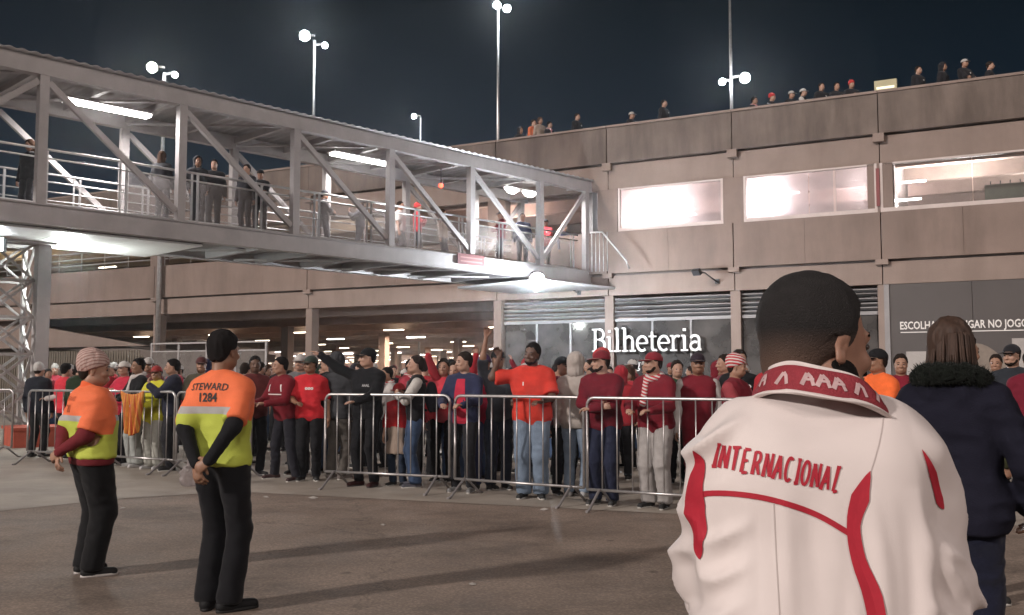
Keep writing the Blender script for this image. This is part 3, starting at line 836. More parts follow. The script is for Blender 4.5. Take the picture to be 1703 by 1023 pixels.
def vnoise(P, freq, seed=0):
    """value noise, numpy"""
    Q = P * np.array(freq) + seed * 17.13; I = np.floor(Q).astype(np.int64); f = Q - I; f = f*f*(3 - 2*f)
    def h(i, j, k):
        n = (i * 374761393 + j * 668265263 + k * 2147483647 + seed * 974711) & 0xffffffff
        n = ((n ^ (n >> 13)) * 1274126177) & 0xffffffff
        return ((n ^ (n >> 16)) & 0xffff) / 65535.0
    r = 0
    for a in (0, 1):
        for b in (0, 1):
            for c in (0, 1):
                w = (f[:, 0] if a else 1 - f[:, 0]) * (f[:, 1] if b else 1 - f[:, 1]) * (f[:, 2] if c else 1 - f[:, 2])
                r = r + w * h(I[:, 0] + a, I[:, 1] + b, I[:, 2] + c)
    return r * 2 - 1
def vnormals(P, F):
    n = np.cross(P[F[:, 2]] - P[F[:, 0]], P[F[:, 3]] - P[F[:, 1]]); N = np.zeros_like(P)
    for i in range(4): np.add.at(N, F[:, i], n)
    return N / (np.linalg.norm(N, axis=1, keepdims=True) + 1e-12)
def relax(P, F, it=1, lam=.5):
    for _ in range(it):
        S = np.zeros_like(P); c = np.zeros(len(P))
        for i in range(4):
            j = (i + 1) % 4
            np.add.at(S, F[:, i], P[F[:, j]]); np.add.at(S, F[:, j], P[F[:, i]]); np.add.at(c, F[:, i], 1); np.add.at(c, F[:, j], 1)
        c = np.maximum(c, 1); P = P * (1 - lam) + S / c[:, None] * lam
    return P
def npmesh(name, P, F, smooth=True):
    me = bpy.data.meshes.new(name)
    me.vertices.add(len(P)); me.vertices.foreach_set('co', P.astype(np.float32).ravel())
    me.loops.add(F.size); me.loops.foreach_set('vertex_index', F.astype(np.int32).ravel())
    me.polygons.add(len(F)); me.polygons.foreach_set('loop_start', np.arange(len(F), dtype=np.int32) * F.shape[1])
    me.update(calc_edges=True); me.polygons.foreach_set('use_smooth', np.full(len(F), smooth)); me.validate(); return me
def folds(P, F, amp, seed, freq=(9, 9, 14)):
    """cloth folds: ridged noise pushed along the normals"""
    N = vnormals(P, F)
    a = 1 - np.abs(vnoise(P, freq, seed)) * 2; b = vnoise(P, np.array(freq) * 2.1, seed + 3)
    return P + N * (amp * (a * .7 + b * .35))[:, None]

def ik(sh, wr, hint, l1, l2):
    d = wr - sh; L = np.linalg.norm(d); m = (l1 + l2) * .995
    if L > m: wr = sh + d / L * m; d = wr - sh; L = m
    a = (l1*l1 - l2*l2 + L*L) / (2*L); h = math.sqrt(max(l1*l1 - a*a, 0)); u = d / L
    hv = hint - u * (hint @ u); return sh + u*a + nz(hv)*h, wr

ARMS = { # wrist position (right side), elbow hint, hand direction, palm direction
 'down': ((.27, .04, .84), (.4, -.6, 0), (0, .15, -1), (-1, 0, 0)),
 'rail': ((.14, .36, 1.10), (.6, -.3, -.8), (-.5, .8, .05), (0, 0, -1)),
 'fold': ((-.06, .27, 1.12), (1, .1, -.5), (-1, .1, .1), (0, -1, 0)),
 'chest': ((.05, .24, 1.22), (1, 0, -.7), (-.8, .3, .4), (0, -1, 0)),
 'back': ((.07, -.20, .93), (1, -.5, 0), (-.85, -.1, -.5), (0, 1, 0)),
 'pocket': ((.215, .13, .92), (.9, -1, 0), (-.2, .4, -1), (-1, 0, 0)),
 'up': ((.36, .22, 1.86), (1, 0, -.2), (.1, .1, 1), (0, 1, 0)),
 'point': ((.60, .22, 1.66), (.2, 0, -1), (.9, .1, .45), (0, 0, -1)),
 'wide': ((.42, .12, 1.00), (1, -.8, 0), (.2, .6, -.6), (0, 0, -1)),
 'phone': ((.06, .33, 1.33), (.8, 0, -.8), (-.1, .3, .9), (0, -1, 0)),
}
def skeleton(sp):
    J = {}
    lean = sp.get('lean', 0.0); tw = sp.get('stance', .10); bulk = sp.get('bulk', 1.0)
    turn = R(sp.get('head_turn', 0)); nod = R(sp.get('nod', 0)); tilt = R(sp.get('tilt', 0))
    J['pel'] = V(0, 0, .94); J['waist'] = V(0, .01 + lean*.15, 1.10); J['chest'] = V(0, .0 + lean*.3, 1.29)
    J['neck'] = V(0, -.015 + lean*.45, 1.475 - abs(lean)*.03); J['head'] = J['neck'] + V(0, .02 + lean*.05, .155)
    st = sp.get('step', 0.0)
    for s in (-1, 1):
        J['hip', s] = V(.095*s, 0, .92)
        J['ank', s] = V((tw + .0)*s, st * s, .085 + max(0, -st*s)*.12)
        J['knee', s], _ = ik(J['hip', s], J['ank', s], V(.05*s, 1, 0), .43, .42)
        J['sh', s] = V(.180*s*sp.get('shw', 1), -.01 + lean*.4, 1.385 + sp.get('shrug', 0))
        if ('sh_adj', s) in sp: J['sh', s] = J['sh', s] + V(*sp['sh_adj', s])
        arm = sp.get('arm_r' if s > 0 else 'arm_l', sp.get('arms', 'down'))
        if isinstance(arm, str): arm = ARMS[arm]
        w, h, hd, pd = [np.array(q, float) for q in arm]
        m = V(s, 1, 1); w = w*m; h = h*m; hd = nz(hd*m); pd = pd*m
        if lean and w[1] > .1: w[1] += lean*.3
        J['elb', s], J['wr', s] = ik(J['sh', s], w, h, .285, .255)
        J['hd', s] = hd; pn = pd - hd*(pd @ hd); J['pn', s] = nz(pn) if np.linalg.norm(pn) > .1 else nz(np.cross(hd, V(0, 0, 1)))
    J['HM'] = Rz(-turn) @ Rx(-nod) @ Ry(tilt)
    return J

def head_prims(J, hs=1.0, jaw=1.0):
    M = J['HM']; c = J['head']; out = []
    def e(p, r, k=.02, sub=False): out.append(ell(c + M @ (np.array(p) * hs), np.array(r) * hs, M, k, sub))
    def cc(a, b, ra, rb, k=.01, s=(1,1,1), sub=False): out.append(Prim(np.array(a)*hs, np.array(b)*hs, ra*hs, rb*hs, s, M, c, k, sub))
    e((0, -.012, .035), (.075, .096, .086), .02)
    e((0, .028, -.02), (.062, .070, .082), .03)
    e((0, .040, -.082), (.047*jaw, .044, .034), .03)
    e((-.045, .005, -.065), (.022*jaw, .045, .03), .03); e((.045, .005, -.065), (.022*jaw, .045, .03), .03)
    cc((-.034, .083, .016), (.034, .083, .016), .012, .012, .012)
    e((-.036, .070, -.032), (.024, .022, .02), .015); e((.036, .070, -.032), (.024, .022, .02), .015)
    e((-.031, .108, -.002), (.017, .017, .011), .010, True); e((.031, .108, -.002), (.017, .017, .011), .010, True)
    cc((0, .094, .004), (0, .116, -.034), .009, .0125, .010)
    e((-.013, .103, -.036), (.010, .010, .008), .008); e((.013, .103, -.036), (.010, .010, .008), .008)
    cc((-.018, .091, -.062), (.018, .091, -.062), .0075, .0075, .006); cc((-.016, .089, -.074), (.016, .089, -.074), .0085, .0085, .006)
    for s in (-1, 1):
        cc((.072*s, .0, .008), (.076*s, -.004, -.034), .014, .009, .008, (.55, 1.3, 1))
        cc((.0815*s, .002, -.006), (.081*s, .002, -.018), .006, .005, .004, (1, 1.2, 1), True)
    return out
def hand_prims(J, s, curl=.5, spread=1.0):
    w = J['wr', s]; d = J['hd', s]; n = J['pn', s]; sd = nz(np.cross(d, n)) ; out = []
    M = np.stack([sd, d, n], 1)
    out.append(Prim((0, .015, 0), (0, .075, 0), .030, .036, (1.05, 1, .42), M, w, .012))
    th = 1 if (sd @ V(-s, .6, .2)) > 0 else -1
    for i, (x, L) in enumerate(((-.028, .062), (-.0095, .074), (.0095, .070), (.027, .055))):
        xx = x * (-th) * spread; L = L if i else L
        a = V(xx, .085, 0); c1 = curl * .9; b = a + V(xx*.12, math.cos(c1)*L*.52, math.sin(c1)*L*.52)
        c2 = curl * 1.9; e = b + V(0, math.cos(c2)*L*.5, math.sin(c2)*L*.5)
        out.append(Prim(a, b, .0098, .0090, (1, 1, 1), M, w, .004)); out.append(Prim(b, e, .0090, .0075, (1, 1, 1), M, w, .004))
    a = V(.024*th, .02, .006); b = V(.052*th, .055, .016); e = V(.056*th, .085, .024)
    out.append(Prim(a, b, .0135, .0110, (1, 1, 1), M, w, .008)); out.append(Prim(b, e, .0110, .0088, (1, 1, 1), M, w, .004))
    return out
def torso_prims(J, b, fem=False):
    pel, wa, ch, nk = J['pel'], J['waist'], J['chest'], J['neck']; out = []
    hipw = .085 if not fem else .10
    out.append(Prim(pel + V(-hipw, 0, 0), pel + V(hipw, 0, 0), .105*b, .105*b, (1, .95, 1.1), k=.06))
    out.append(Prim(wa + V(-.055, 0, 0), wa + V(.055, 0, 0), .108*b, .108*b, (1, .98, 1.35), k=.07))
    out.append(Prim(ch + V(-.075, 0, -.03), ch + V(.075, 0, -.03), .122*b, .122*b, (1, .90, 1.2), k=.07))
    out.append(Prim(ch + V(-.09, -.02, .06), ch + V(.09, -.02, .06), .100*b, .100*b, (1, .92, 1.05), k=.06))
    for s in (-1, 1):
        out.append(Prim(nk + V(.02*s, -.01, -.035), J['sh', s] + V(-.02*s, 0, .006), .050, .046*min(b, 1.1), k=.05))
    return out
def arm_prims(J, s, g=0.0, b=1.0, upto='wr', k=.03):
    S, E, Wr = J['sh', s], J['elb', s], J['wr', s]
    out = [Prim(S, E, .050*b + g, .040*b + g*.9, k=.04)]
    if upto == 'wr': out.append(Prim(E, Wr, .039*b + g*.9, .026 + g*.55, k=k))
    elif upto == 'mid': pass
    return out
def leg_prims(J, s, g=0.0, b=1.0, flare=0.0):
    H, K, A = J['hip', s], J['knee', s], J['ank', s]
    return [Prim(H, K, .083*b + g, .055*b + g, k=.03), Prim(K, A, .053*b + g, .036 + g*.9 + flare, k=.03)]

CLOTH = {}
def cloth(rgb, rough=.85, sheen=.04, name='cloth'):
    key = (name, tuple(round(c, 3) for c in rgb))
    if key not in CLOTH:
        CLOTH[key] = mat('%s_%d' % (name, len(CLOTH)), rgb, rough, var=.14, vscale=7, bump=.25, bscale=180, sheen=sheen)
        CLOTH[key].node_tree.nodes['Principled BSDF'].inputs['Specular IOR Level'].default_value = .15
    return CLOTH[key]
def skinmat(rgb):
    key = ('skin', tuple(rgb))
    if key not in CLOTH:
        m = mat('skin_%d' % len(CLOTH), rgb, .5, var=.10, vscale=18, bump=.12, bscale=120)
        m.node_tree.nodes['Principled BSDF'].inputs['Subsurface Weight'].default_value = .08
        m.node_tree.nodes['Principled BSDF'].inputs['Subsurface Scale'].default_value = .01
        CLOTH[key] = m
    return CLOTH[key]
M_eye = mat('eye', (.05, .035, .03), .2, var=0)
M_eyewhite = mat('eye_white', (.55, .52, .50), .3, var=0)
HAIR = {'black': (.012, .010, .010), 'brown': (.055, .028, .016), 'grey': (.30, .29, .28), 'dark': (.022, .015, .012), 'blond': (.25, .16, .07)}
SK = [(.42, .25, .18), (.36, .20, .135), (.27, .145, .09), (.12, .062, .04), (.48, .30, .22)]

def hair_mesh(J, style, fs, hs=1.0, fine=None):
    M = J['HM']; c = J['head']
    def hp(x, y, z): return c + M @ (V(x, y, z)*hs)
    def plane(nv, pt):
        n = M @ nz(V(*nv)); p0 = hp(*pt); return lambda X, Y, Z: (X-p0[0])*n[0] + (Y-p0[1])*n[1] + (Z-p0[2])*n[2]
    def h(p, r, k=.02): return ell(hp(*p), np.array(r)*hs, M, k)
    if style in ('short', 'fade'):
        g = .008 if style == 'short' else .006
        pr = [h((0, -.014, .038), (.077+g, .098+g, .088+g*1.3)), h((0, -.06, -.03), (.058, .042, .05), .03)]
        cl = [plane((0, .72, -.69), (0, .066, .078)), plane((0, 0, -1), (0, 0, -.055))]
        def hl(X, Y, Z):
            dx, dy, dz = X - c[0], Y - c[1], Z - c[2]
            ly = (M[0,1]*dx + M[1,1]*dy + M[2,1]*dz)/hs; lz = (M[0,2]*dx + M[1,2]*dy + M[2,2]*dz)/hs; lx = (M[0,0]*dx + M[1,0]*dy + M[2,0]*dz)/hs
            zm = np.interp(ly, [-.05, -.036, -.026, .012, .03, .045, .062, .09], [-.060, -.045, .014, .012, .030, .055, .078, .094])
            return (zm + .006*np.sin(lx*140) - lz)*.6*hs
        cl = [hl]
        P, F = surface(pr, fs, (), fs, cl); amp = .006 if style == 'short' else .003
    elif style == 'long':
        pr = [h((0, -.016, .038), (.088, .108, .100)), h((0, -.05, -.06), (.085, .060, .10), .05), h((0, -.055, -.15), (.095, .05, .09), .06)]
        cl = [plane((0, .93, -.37), (0, .070, .05))]
        P, F = surface(pr, fs, (), fs, cl); amp = .010
    elif style in ('cap', 'cap_back'):
        sg = 1 if style == 'cap' else -1
        pr = [h((0, -.012, .042), (.088, .108, .092))]
        cl = [plane((0, .12*sg, -1), (0, 0, .030))]
        P, F = surface(pr, fs, (), fs, cl)
        b = [Prim(V(-.035, .10*sg, .030)*hs, V(.035, .10*sg, .030)*hs, .052*hs, .052*hs, (1, 1.25, .16), M, c, .01)]
        P2, F2 = surface(b, fs*.8, (), fs); amp = 0
        F = np.concatenate([F, F2 + len(P)]); P = np.concatenate([P, P2])
    elif style == 'beanie':
        pr = [h((0, -.014, .045), (.092, .112, .100)), h((0, -.035, .10), (.06, .07, .055), .05)]
        cl = [plane((0, .35, -1), (0, 0, .008))]
        P, F = surface(pr, fs, (), fs, cl); amp = .005
    elif style == 'hood':
        pr = [h((0, -.022, .03), (.108, .125, .125)), h((0, -.06, -.10), (.10, .08, .08), .06)]
        cl = [plane((0, 1, -.15), (0, .045, 0))]
        P, F = surface(pr, fs, (), fs, cl); amp = .008
    if amp and len(P): P = folds(P, F, amp, 5, (30, 30, 12))
    return P, F

def beard_mesh(J, fs, hs=1.0, bz=0.0):
    M = J['HM']; c = J['head']
    pr = [ell(c + M @ (V(0, .042, -.080)*hs), np.array((.050, .049, .040))*hs, M, .03), ell(c + M @ (V(-.046, .012, -.058)*hs), np.array((.0245, .044, .040))*hs, M, .03),
          ell(c + M @ (V(.046, .012, -.058)*hs), np.array((.0245, .044, .040))*hs, M, .03), Prim(V(-.022, .096, -.051)*hs, V(.022, .096, -.051)*hs, .008, .008, (1, 1, 1), M, c, .01),
          Prim(V(-.016, .099, -.067)*hs, V(.016, .099, -.067)*hs, .012, .012, (1, 1, 1), M, c, .008, True)]
    n = M @ nz(V(0, .45, 1)); p0 = c + M @ (V(0, .05, -.047 + bz)*hs)
    return surface(pr, fs, (), fs, [lambda X, Y, Z: (X-p0[0])*n[0] + (Y-p0[1])*n[1] + (Z-p0[2])*n[2]])

eye_me = None
def person(pos, heading, H, sp, label, group=None, detail=0, name='person'):
    """builds a clothed person; heading 0 looks away from the camera (+y), 90 to the right"""
    global eye_me
    root = empty(name, pos, -R(heading)); sc = H / 1.75; root.scale = (sc, sc, sc)
    tag(root, label, 'person', group)
    J = skeleton(sp); b = sp.get('bulk', 1.0); hs = sp.get('head', 1.0); fem = sp.get('fem', False)
    step, fst = ((.022, .0115), (.018, .009), (.015, .0065))[detail]
    seed = sp.get('seed', abs(hash(label)) % 1000 if False else sum(map(ord, label)) % 997)
    skin = skinmat(sp.get('skin', SK[0]))
    sleeves = sp.get('sleeves', 'long'); top = sp['top']; ptype = sp.get('legs', 'long')
    # ---- body: head, neck, trunk, arms, hands, legs as one skin
    pr = torso_prims(J, b*.90, fem)
    pr.append(Prim(J['neck'] + V(0, -.012, -.03), J['head'] + J['HM'] @ V(0, -.018, -.045), .060*min(b, 1.15), .054, (1, 1.05, 1), k=.025))
    for s in (-1, 1):
        pr += arm_prims(J, s, 0, min(b, 1.1)); pr += hand_prims(J, s, sp.get('curl', .6))
        pr += leg_prims(J, s, 0, min(b, 1.1))
    pr += head_prims(J, hs)
    fine = [(J['head'] - .125*hs, J['head'] + .135*hs)]
    for s in (-1, 1):
        h = J['wr', s] + J['hd', s]*.08; fine.append((h - .10, h + .10))
    P, F = surface(pr, step, fine, fst)
    me = npmesh('body', P, F); link('body', me, root, skin)
    # ---- eyes
    if detail >= 1 or sp.get('face', True):
        if eye_me is None:
            m = MB(); m.tube([(-.012, 0, 0), (-.008, 0, 0), (0, 0, 0), (.008, 0, 0), (.012, 0, 0)], [.002, .0065, .0085, .0065, .002], 8)
            eye_me = m.mesh('eye'); eye_me.materials.append(M_eye)
        for s in (-1, 1):
            p = J['head'] + J['HM'] @ (V(.031*s, .0875, -.002)*hs)
            o = link('eye', eye_me, root); o.location = p; o.rotation_euler = Matrix(J['HM'].tolist()).to_euler()
        if detail >= 1:
            hm = cloth(HAIR.get(sp.get('hair_col', 'dark'), HAIR['dark']), .9, 0, 'hair')
            for s in (-1, 1):
                M = J['HM']; m = MB(); m.tube([J['head'] + M @ (V(x*s, y, z)*hs) for x, y, z in ((.014, .096, .019), (.031, .094, .024), (.048, .082, .018))], [.003, .0045, .0025], 6)
                m.build('eyebrow', hm, root)
    # ---- hair / headgear
    hst = sp.get('hair', 'short'); hcol = sp.get('hair_col', 'dark')
    hm = cloth(HAIR.get(hcol, HAIR['dark']), .8, 0, 'hair')
    if hst != 'bald':
        if hst in ('cap', 'cap_back', 'beanie', 'hood'):
            P, F = hair_mesh(J, hst, fst, hs); link({'cap': 'cap', 'cap_back': 'cap', 'beanie': 'beanie', 'hood': 'hood'}[hst], npmesh('cap', P, F), root, sp.get('cap_mat') or cloth(sp.get('cap', (.02, .02, .022)), .8, .1))
            if hst != 'hood':
                P, F = hair_mesh(J, 'fade', fst, hs); link('hair', npmesh('hair', P, F), root, hm)
        else:
            P, F = hair_mesh(J, hst, fst, hs); link('hair', npmesh('hair', P, F), root, hm)
    if sp.get('beard'):
        P, F = beard_mesh(J, fst, hs, sp.get('beard_up', 0.0)); link('beard', npmesh('beard', P, F), root, hm)
    # ---- upper garment
    g = sp.get('loose', .018); hem = sp.get('hem', .84); topm = top if not isinstance(top, tuple) else cloth(top)
    tp = torso_prims(J, b*1.02, fem)
    tp = [p.grown(g) for p in tp]
    if hem < .82: tp.append(Prim(J['pel'] + V(-.08, 0, -.05), J['pel'] + V(.08, 0, -.05), .125*b, .14*b, (1, .95, 1.5), k=.08))
    nk = J['neck']
    base_clips = [lambda X, Y, Z: hem - Z + 0*X, lambda X, Y, Z: np.where((X - nk[0])**2 + (Y - nk[1])**2 < .15**2, (Z - (nk[2] + .035)) + (Y - nk[1]) * .35, -.5)]
    slv = []
    slv_sep = sp.get('sleeve_col')
    for s in (-1, 1):
        if sleeves == 'long' or slv_sep: pass
        if sleeves == 'short' or slv_sep == 'under':
            E = J['sh', s] + (J['elb', s] - J['sh', s]) * .80
            tp.append(Prim(J['sh', s], E, .044*min(b,1.15) + g, .056*min(b, 1.15) + g, k=.045))
        elif sleeves == 'long' and not slv_sep:
            slv += [p.grown(g*.9) for p in arm_prims(J, s, .004, b)]
    amp = sp.get('fold', .009)
    pr = tp + slv
    if sp.get('hoodback'):
        pr.append(Prim(nk + V(-.06, -.07, -.04), nk + V(.06, -.07, -.04), .06, .06, (1, .9, 1.1), k=.04))
    clips = list(base_clips)
    for s in (-1, 1):
        if sleeves == 'short' or slv_sep == 'under':
            E = J['sh', s] + (J['elb', s] - J['sh', s]) * .88; dd = nz(J['elb', s] - J['sh', s])
            def c(X, Y, Z, E=E, dd=dd, s=s):
                v = (X-E[0])*dd[0] + (Y-E[1])*dd[1] + (Z-E[2])*dd[2]
                r2 = (X-E[0])**2 + (Y-E[1])**2 + (Z-E[2])**2
                return np.where(r2 < .13**2, np.where(X*s > .10, v, -.5), -.5)
            if (E[0]*s) > .17: clips.append(c)
    P, F = surface(pr, step*.9 if detail < 2 else .0115, (), step, clips)
    P = folds(P, F, amp, seed)
    gname = sp.get('top_name', 'jacket' if sleeves == 'long' else 'shirt')
    jo = link(gname, npmesh(gname, P, F), root, topm)
    if slv_sep:
        sm = cloth(sp['sleeve_rgb'])
        for s in (-1, 1):
            q = [p.grown(.008 if slv_sep == 'under' else g*.9) for p in arm_prims(J, s, .004, b)]
            if slv_sep != 'under': q = [p.grown(.004) for p in q]
            P2, F2 = surface(q, step*.85, (), step); P2 = folds(P2, F2, .004, seed + 9 + s, (16, 16, 22)); link('sleeve', npmesh('sleeve', P2, F2), root, sm)
    if sp.get('collar'):
        P2, F2 = surface([Prim(nk + V(0, -.012, -.03), nk + V(0, -.005, .035), .085, .078, (1, 1, 1), k=.01)], fst, (), fst, [lambda X, Y, Z: Z - (nk[2] + .035) + (Y - nk[1])*.5 + 0*X])
        link('collar', npmesh('collar', P2, F2), root, cloth(sp['collar']))
    if sp.get('scarf'):
        q = []
        for i in range(12):
            a0 = 2*math.pi*i/12; a1 = 2*math.pi*(i+1)/12
            f = lambda a: nk + V(.082*math.cos(a), .088*math.sin(a), .005 - .03*math.sin(a))
            q.append(Prim(f(a0), f(a1), .030, .030, k=.02))
        q.append(Prim(nk + V(.05, .10, -.03), nk + V(.06, .17, -.30), .032, .040, (1, .6, 1), k=.03))
        P2, F2 = surface(q, fst*1.2, (), fst*1.2); P2 = folds(P2, F2, .004, seed + 4, (30, 30, 30))
        link('scarf', npmesh('scarf', P2, F2), root, sp['scarf'] if not isinstance(sp['scarf'], tuple) else cloth(sp['scarf']))
    # ---- trousers
    pm = cloth(sp.get('pants', (.02, .02, .025)), .8, .1)
    q = [p.grown(.004) for p in torso_prims(J, b*.92, fem)[:1]]
    for s in (-1, 1): q += leg_prims(J, s, .016 + sp.get('baggy', 0), b, .012 + sp.get('baggy', 0))
    lowz = .055 if ptype == 'long' else .52
    P, F = surface(q, step*.95, (), step, [lambda X, Y, Z: lowz - Z + 0*X, lambda X, Y, Z: Z - 1.04 + 0*X])
    P = folds(P, F, sp.get('pfold', .010), seed + 20, (11, 11, 13)); link('trousers' if ptype == 'long' else 'shorts', npmesh('trousers', P, F), root, pm)
    # ---- shoes
    shm = cloth(sp.get('shoes', (.03, .03, .03)), .6, 0, 'shoe'); ft = sp.get('toe', 12)
    for s in (-1, 1):
        A = J['ank', s]; d = Rz(-R(ft*s)) @ V(0, 1, 0); lift = A[2] - .085; G0 = V(A[0], A[1], lift)
        q = [Prim(G0 - d*.045 + V(0, 0, .038), G0 + d*.155 + V(0, 0, .028), .041, .036, (1, 1, .95), k=.02), Prim(G0 + V(0, 0, .04), A + V(0, 0, .01), .043, .040, k=.03)]
        P, F = surface(q, fst*1.1, (), fst*1.1, [lambda X, Y, Z, l=lift: (l + .012) - Z + 0*X]); sh = link('shoe', npmesh('shoe', P, F), root, shm)
        m = MB(); pts = []
        sd = np.cross(d, V(0, 0, 1))
        for t in range(16):
            a = 2*math.pi*t/16; rr = .045 if math.sin(a) < 0 else .043
            pts.append(G0 + sd*math.cos(a)*rr + d*(.055 + math.sin(a)*.055 + (.085 if math.sin(a) > 0 else -.085)*abs(math.sin(a))**.6))
        n = len(m.v)
        for z in (.001, .020):
            for p in pts: m.v.append(Vector((p[0], p[1], lift + z)))
        m.f.append([n+i for i in range(16)][::-1]); m.f.append([n+16+i for i in range(16)]); m.smooth += [False, False]
        for i in range(16): m.f.append([n+i, n+(i+1)%16, n+16+(i+1)%16, n+16+i]); m.smooth.append(True)
        m.build('sole', cloth(sp.get('sole', (.5, .48, .45)), .7, 0, 'sole'), sh)
    root['_J'] = 0; del root['_J']
    return root, J, jo

# ---- flat print laid on a garment: strips and letters projected on its surface along local y
def bvh_of(o):
    me = o.data; return BVHTree.FromPolygons([v.co.copy() for v in me.vertices], [tuple(p.vertices) for p in me.polygons])
def print_wrap(mb, bv, axis, pts, w, off, sub=4, cols=6):
    """band wrapped round a vertical axis: pts = (angle, z), w = half width in metres at each point"""
    rows = []
    for i in range(len(pts) - 1):
        for k in range(sub + (i == len(pts) - 2)):
            t = k / sub; a = pts[i][0] + (pts[i+1][0] - pts[i][0])*t; z = pts[i][1] + (pts[i+1][1] - pts[i][1])*t; ww = w[i] + (w[i+1] - w[i])*t; row = []
            for q in range(cols + 1):
                an = a + (q/cols - .5)*2*ww/.33; dr = Vector((math.cos(an), math.sin(an), 0)); org = Vector((axis[0], axis[1], z)) + dr*1.2
                h = bv.ray_cast(org, -dr); row.append(h[0] + dr*off if h[0] else None)
            rows.append(row)
    for j in range(len(rows) - 1):
        for q in range(cols):
            f = [rows[j][q], rows[j][q+1], rows[j+1][q+1], rows[j+1][q]]
            if None in f: continue
            n = len(mb.v); mb.v += f; mb.f.append([n, n+1, n+2, n+3]); mb.smooth.append(True)
def project(bv, x, z, side, off):
    """side -1: the back of the body (rays come from -y)"""
    r = bv.ray_cast(Vector((x, 1.2*side, z)), Vector((0, -side, 0)))
    if r[0] is None: return None
    return r[0] + Vector((0, side*off, 0))
def print_strip(mb, bv, pts, w, side, off, sub=6):
    """ribbon along (x,z) points; w number or list"""
    P = []
    for i in range(len(pts) - 1):
        for k in range(sub): t = k / sub; P.append((pts[i][0] + (pts[i+1][0]-pts[i][0])*t, pts[i][1] + (pts[i+1][1]-pts[i][1])*t, i + t))
    P.append((*pts[-1], len(pts) - 1))
    Lp, Rp = ribbon([(p[0], p[1]) for p in P], 1.0)
    rows = []
    for j, p in enumerate(P):
        ww = w if not isinstance(w, (list, tuple)) else np.interp(p[2], range(len(w)), w)
        c = Vector((p[0], p[1])); nrm = (Lp[j] - c) * 2 * .5
        row = []
        nn = 3
        for q in range(nn):
            f = (q / (nn - 1) - .5) * 2
            v = c + nrm * f * ww
            h = project(bv, v.x, v.y, side, off); row.append(h)
        rows.append(row)
    for j in range(len(rows) - 1):
        for q in range(2):
            a, b_, c_, d_ = rows[j][q], rows[j][q+1], rows[j+1][q+1], rows[j+1][q]
            if None in (a, b_, c_, d_): continue
            if max(abs(a.y-b_.y), abs(a.y-d_.y), abs(b_.y-c_.y)) > .16: continue
            n = len(mb.v); mb.v += [a, b_, c_, d_]; mb.f.append([n, n+1, n+2, n+3]); mb.smooth.append(True)
def print_text(o, text, cx_, z, size, m, side=-1, name='lettering', xs=1.0, slant=0.0, curve=0.0, bold=.0, off=.004, parent=None):
    cu = bpy.data.curves.new('text', 'FONT'); cu.body = text; cu.size = size; cu.offset = bold; cu.resolution_u = 2; cu.align_x = 'CENTER'; cu.shear = slant
    t = bpy.data.objects.new('tmp', cu); COL.objects.link(t)
    dg = bpy.context.evaluated_depsgraph_get(); me = bpy.data.meshes.new_from_object(t.evaluated_get(dg)); bpy.data.objects.remove(t)
    import bmesh
    bm = bmesh.new(); bm.from_mesh(me); bmesh.ops.triangulate(bm, faces=bm.faces)
    bmesh.ops.subdivide_edges(bm, edges=[e for e in bm.edges if e.calc_length() > size*.35], cuts=2); bmesh.ops.triangulate(bm, faces=bm.faces)
    bv = bvh_of(o)
    for v in bm.verts:
        x = v.co.x * xs * (-side if side < 0 else -1); zz = v.co.y
        if side < 0: x = v.co.x * xs
        else: x = -v.co.x * xs
        X = cx_ + x; Z = z + zz + curve * (x*x)
        h = project(bv, X, Z, side, off)
        v.co = h if h is not None else Vector((X, side*.15, Z))
    bm.to_mesh(me); bm.free(); me.materials.clear()
    return link(name, me, parent or o, m)
# ---------------------------------------------------------------- the two stewards in the foreground
def vest_mat(name, zsplit, zband=.045, orange=(.88, .19, .07), yellow=(.50, .57, .08), tilt=0.0):
    """printed work shirt: orange above, grey band, lime below (bands at fixed heights of the shirt)"""
    m = mat(name, orange, .8, var=.10, vscale=6, bump=.25, bscale=180); nt = m.node_tree; N = nt.nodes; L = nt.links
    b = N['Principled BSDF']; src = b.inputs['Base Color'].links[0].from_socket
    tc = N.new('ShaderNodeTexCoord'); sx = N.new('ShaderNodeSeparateXYZ'); L.new(tc.outputs['Object'], sx.inputs[0])
    def below(z):
        c = N.new('ShaderNodeMath'); c.operation = 'LESS_THAN'; c.inputs[1].default_value = z; L.new(sx.outputs['Z'], c.inputs[0])
        # only the trunk, not the sleeves
        a = N.new('ShaderNodeMath'); a.operation = 'ABSOLUTE'; L.new(sx.outputs['X'], a.inputs[0])
        w = N.new('ShaderNodeMath'); w.operation = 'LESS_THAN'; w.inputs[1].default_value = .205; L.new(a.outputs[0], w.inputs[0])
        lo = N.new('ShaderNodeMath'); lo.operation = 'LESS_THAN'; lo.inputs[1].default_value = 1.12; L.new(sx.outputs['Z'], lo.inputs[0])
        mx_ = N.new('ShaderNodeMath'); mx_.operation = 'MAXIMUM'; L.new(w.outputs[0], mx_.inputs[0]); L.new(lo.outputs[0], mx_.inputs[1])
        mu = N.new('ShaderNodeMath'); mu.operation = 'MULTIPLY'; L.new(c.outputs[0], mu.inputs[0]); L.new(mx_.outputs[0], mu.inputs[1]); return mu.outputs[0]
    m1 = N.new('ShaderNodeMix'); m1.data_type = 'RGBA'; L.new(below(zsplit + zband), m1.inputs[0]); L.new(src, m1.inputs[6]); m1.inputs[7].default_value = (.42, .41, .40, 1)
    m2 = N.new('ShaderNodeMix'); m2.data_type = 'RGBA'; L.new(below(zsplit), m2.inputs[0]); L.new(m1.outputs[2], m2.inputs[6]); m2.inputs[7].default_value = (*yellow, 1)
    L.new(m2.outputs[2], b.inputs['Base Color']); return m
M_ink = mat('black_print', (.02, .02, .02), .7, var=0)
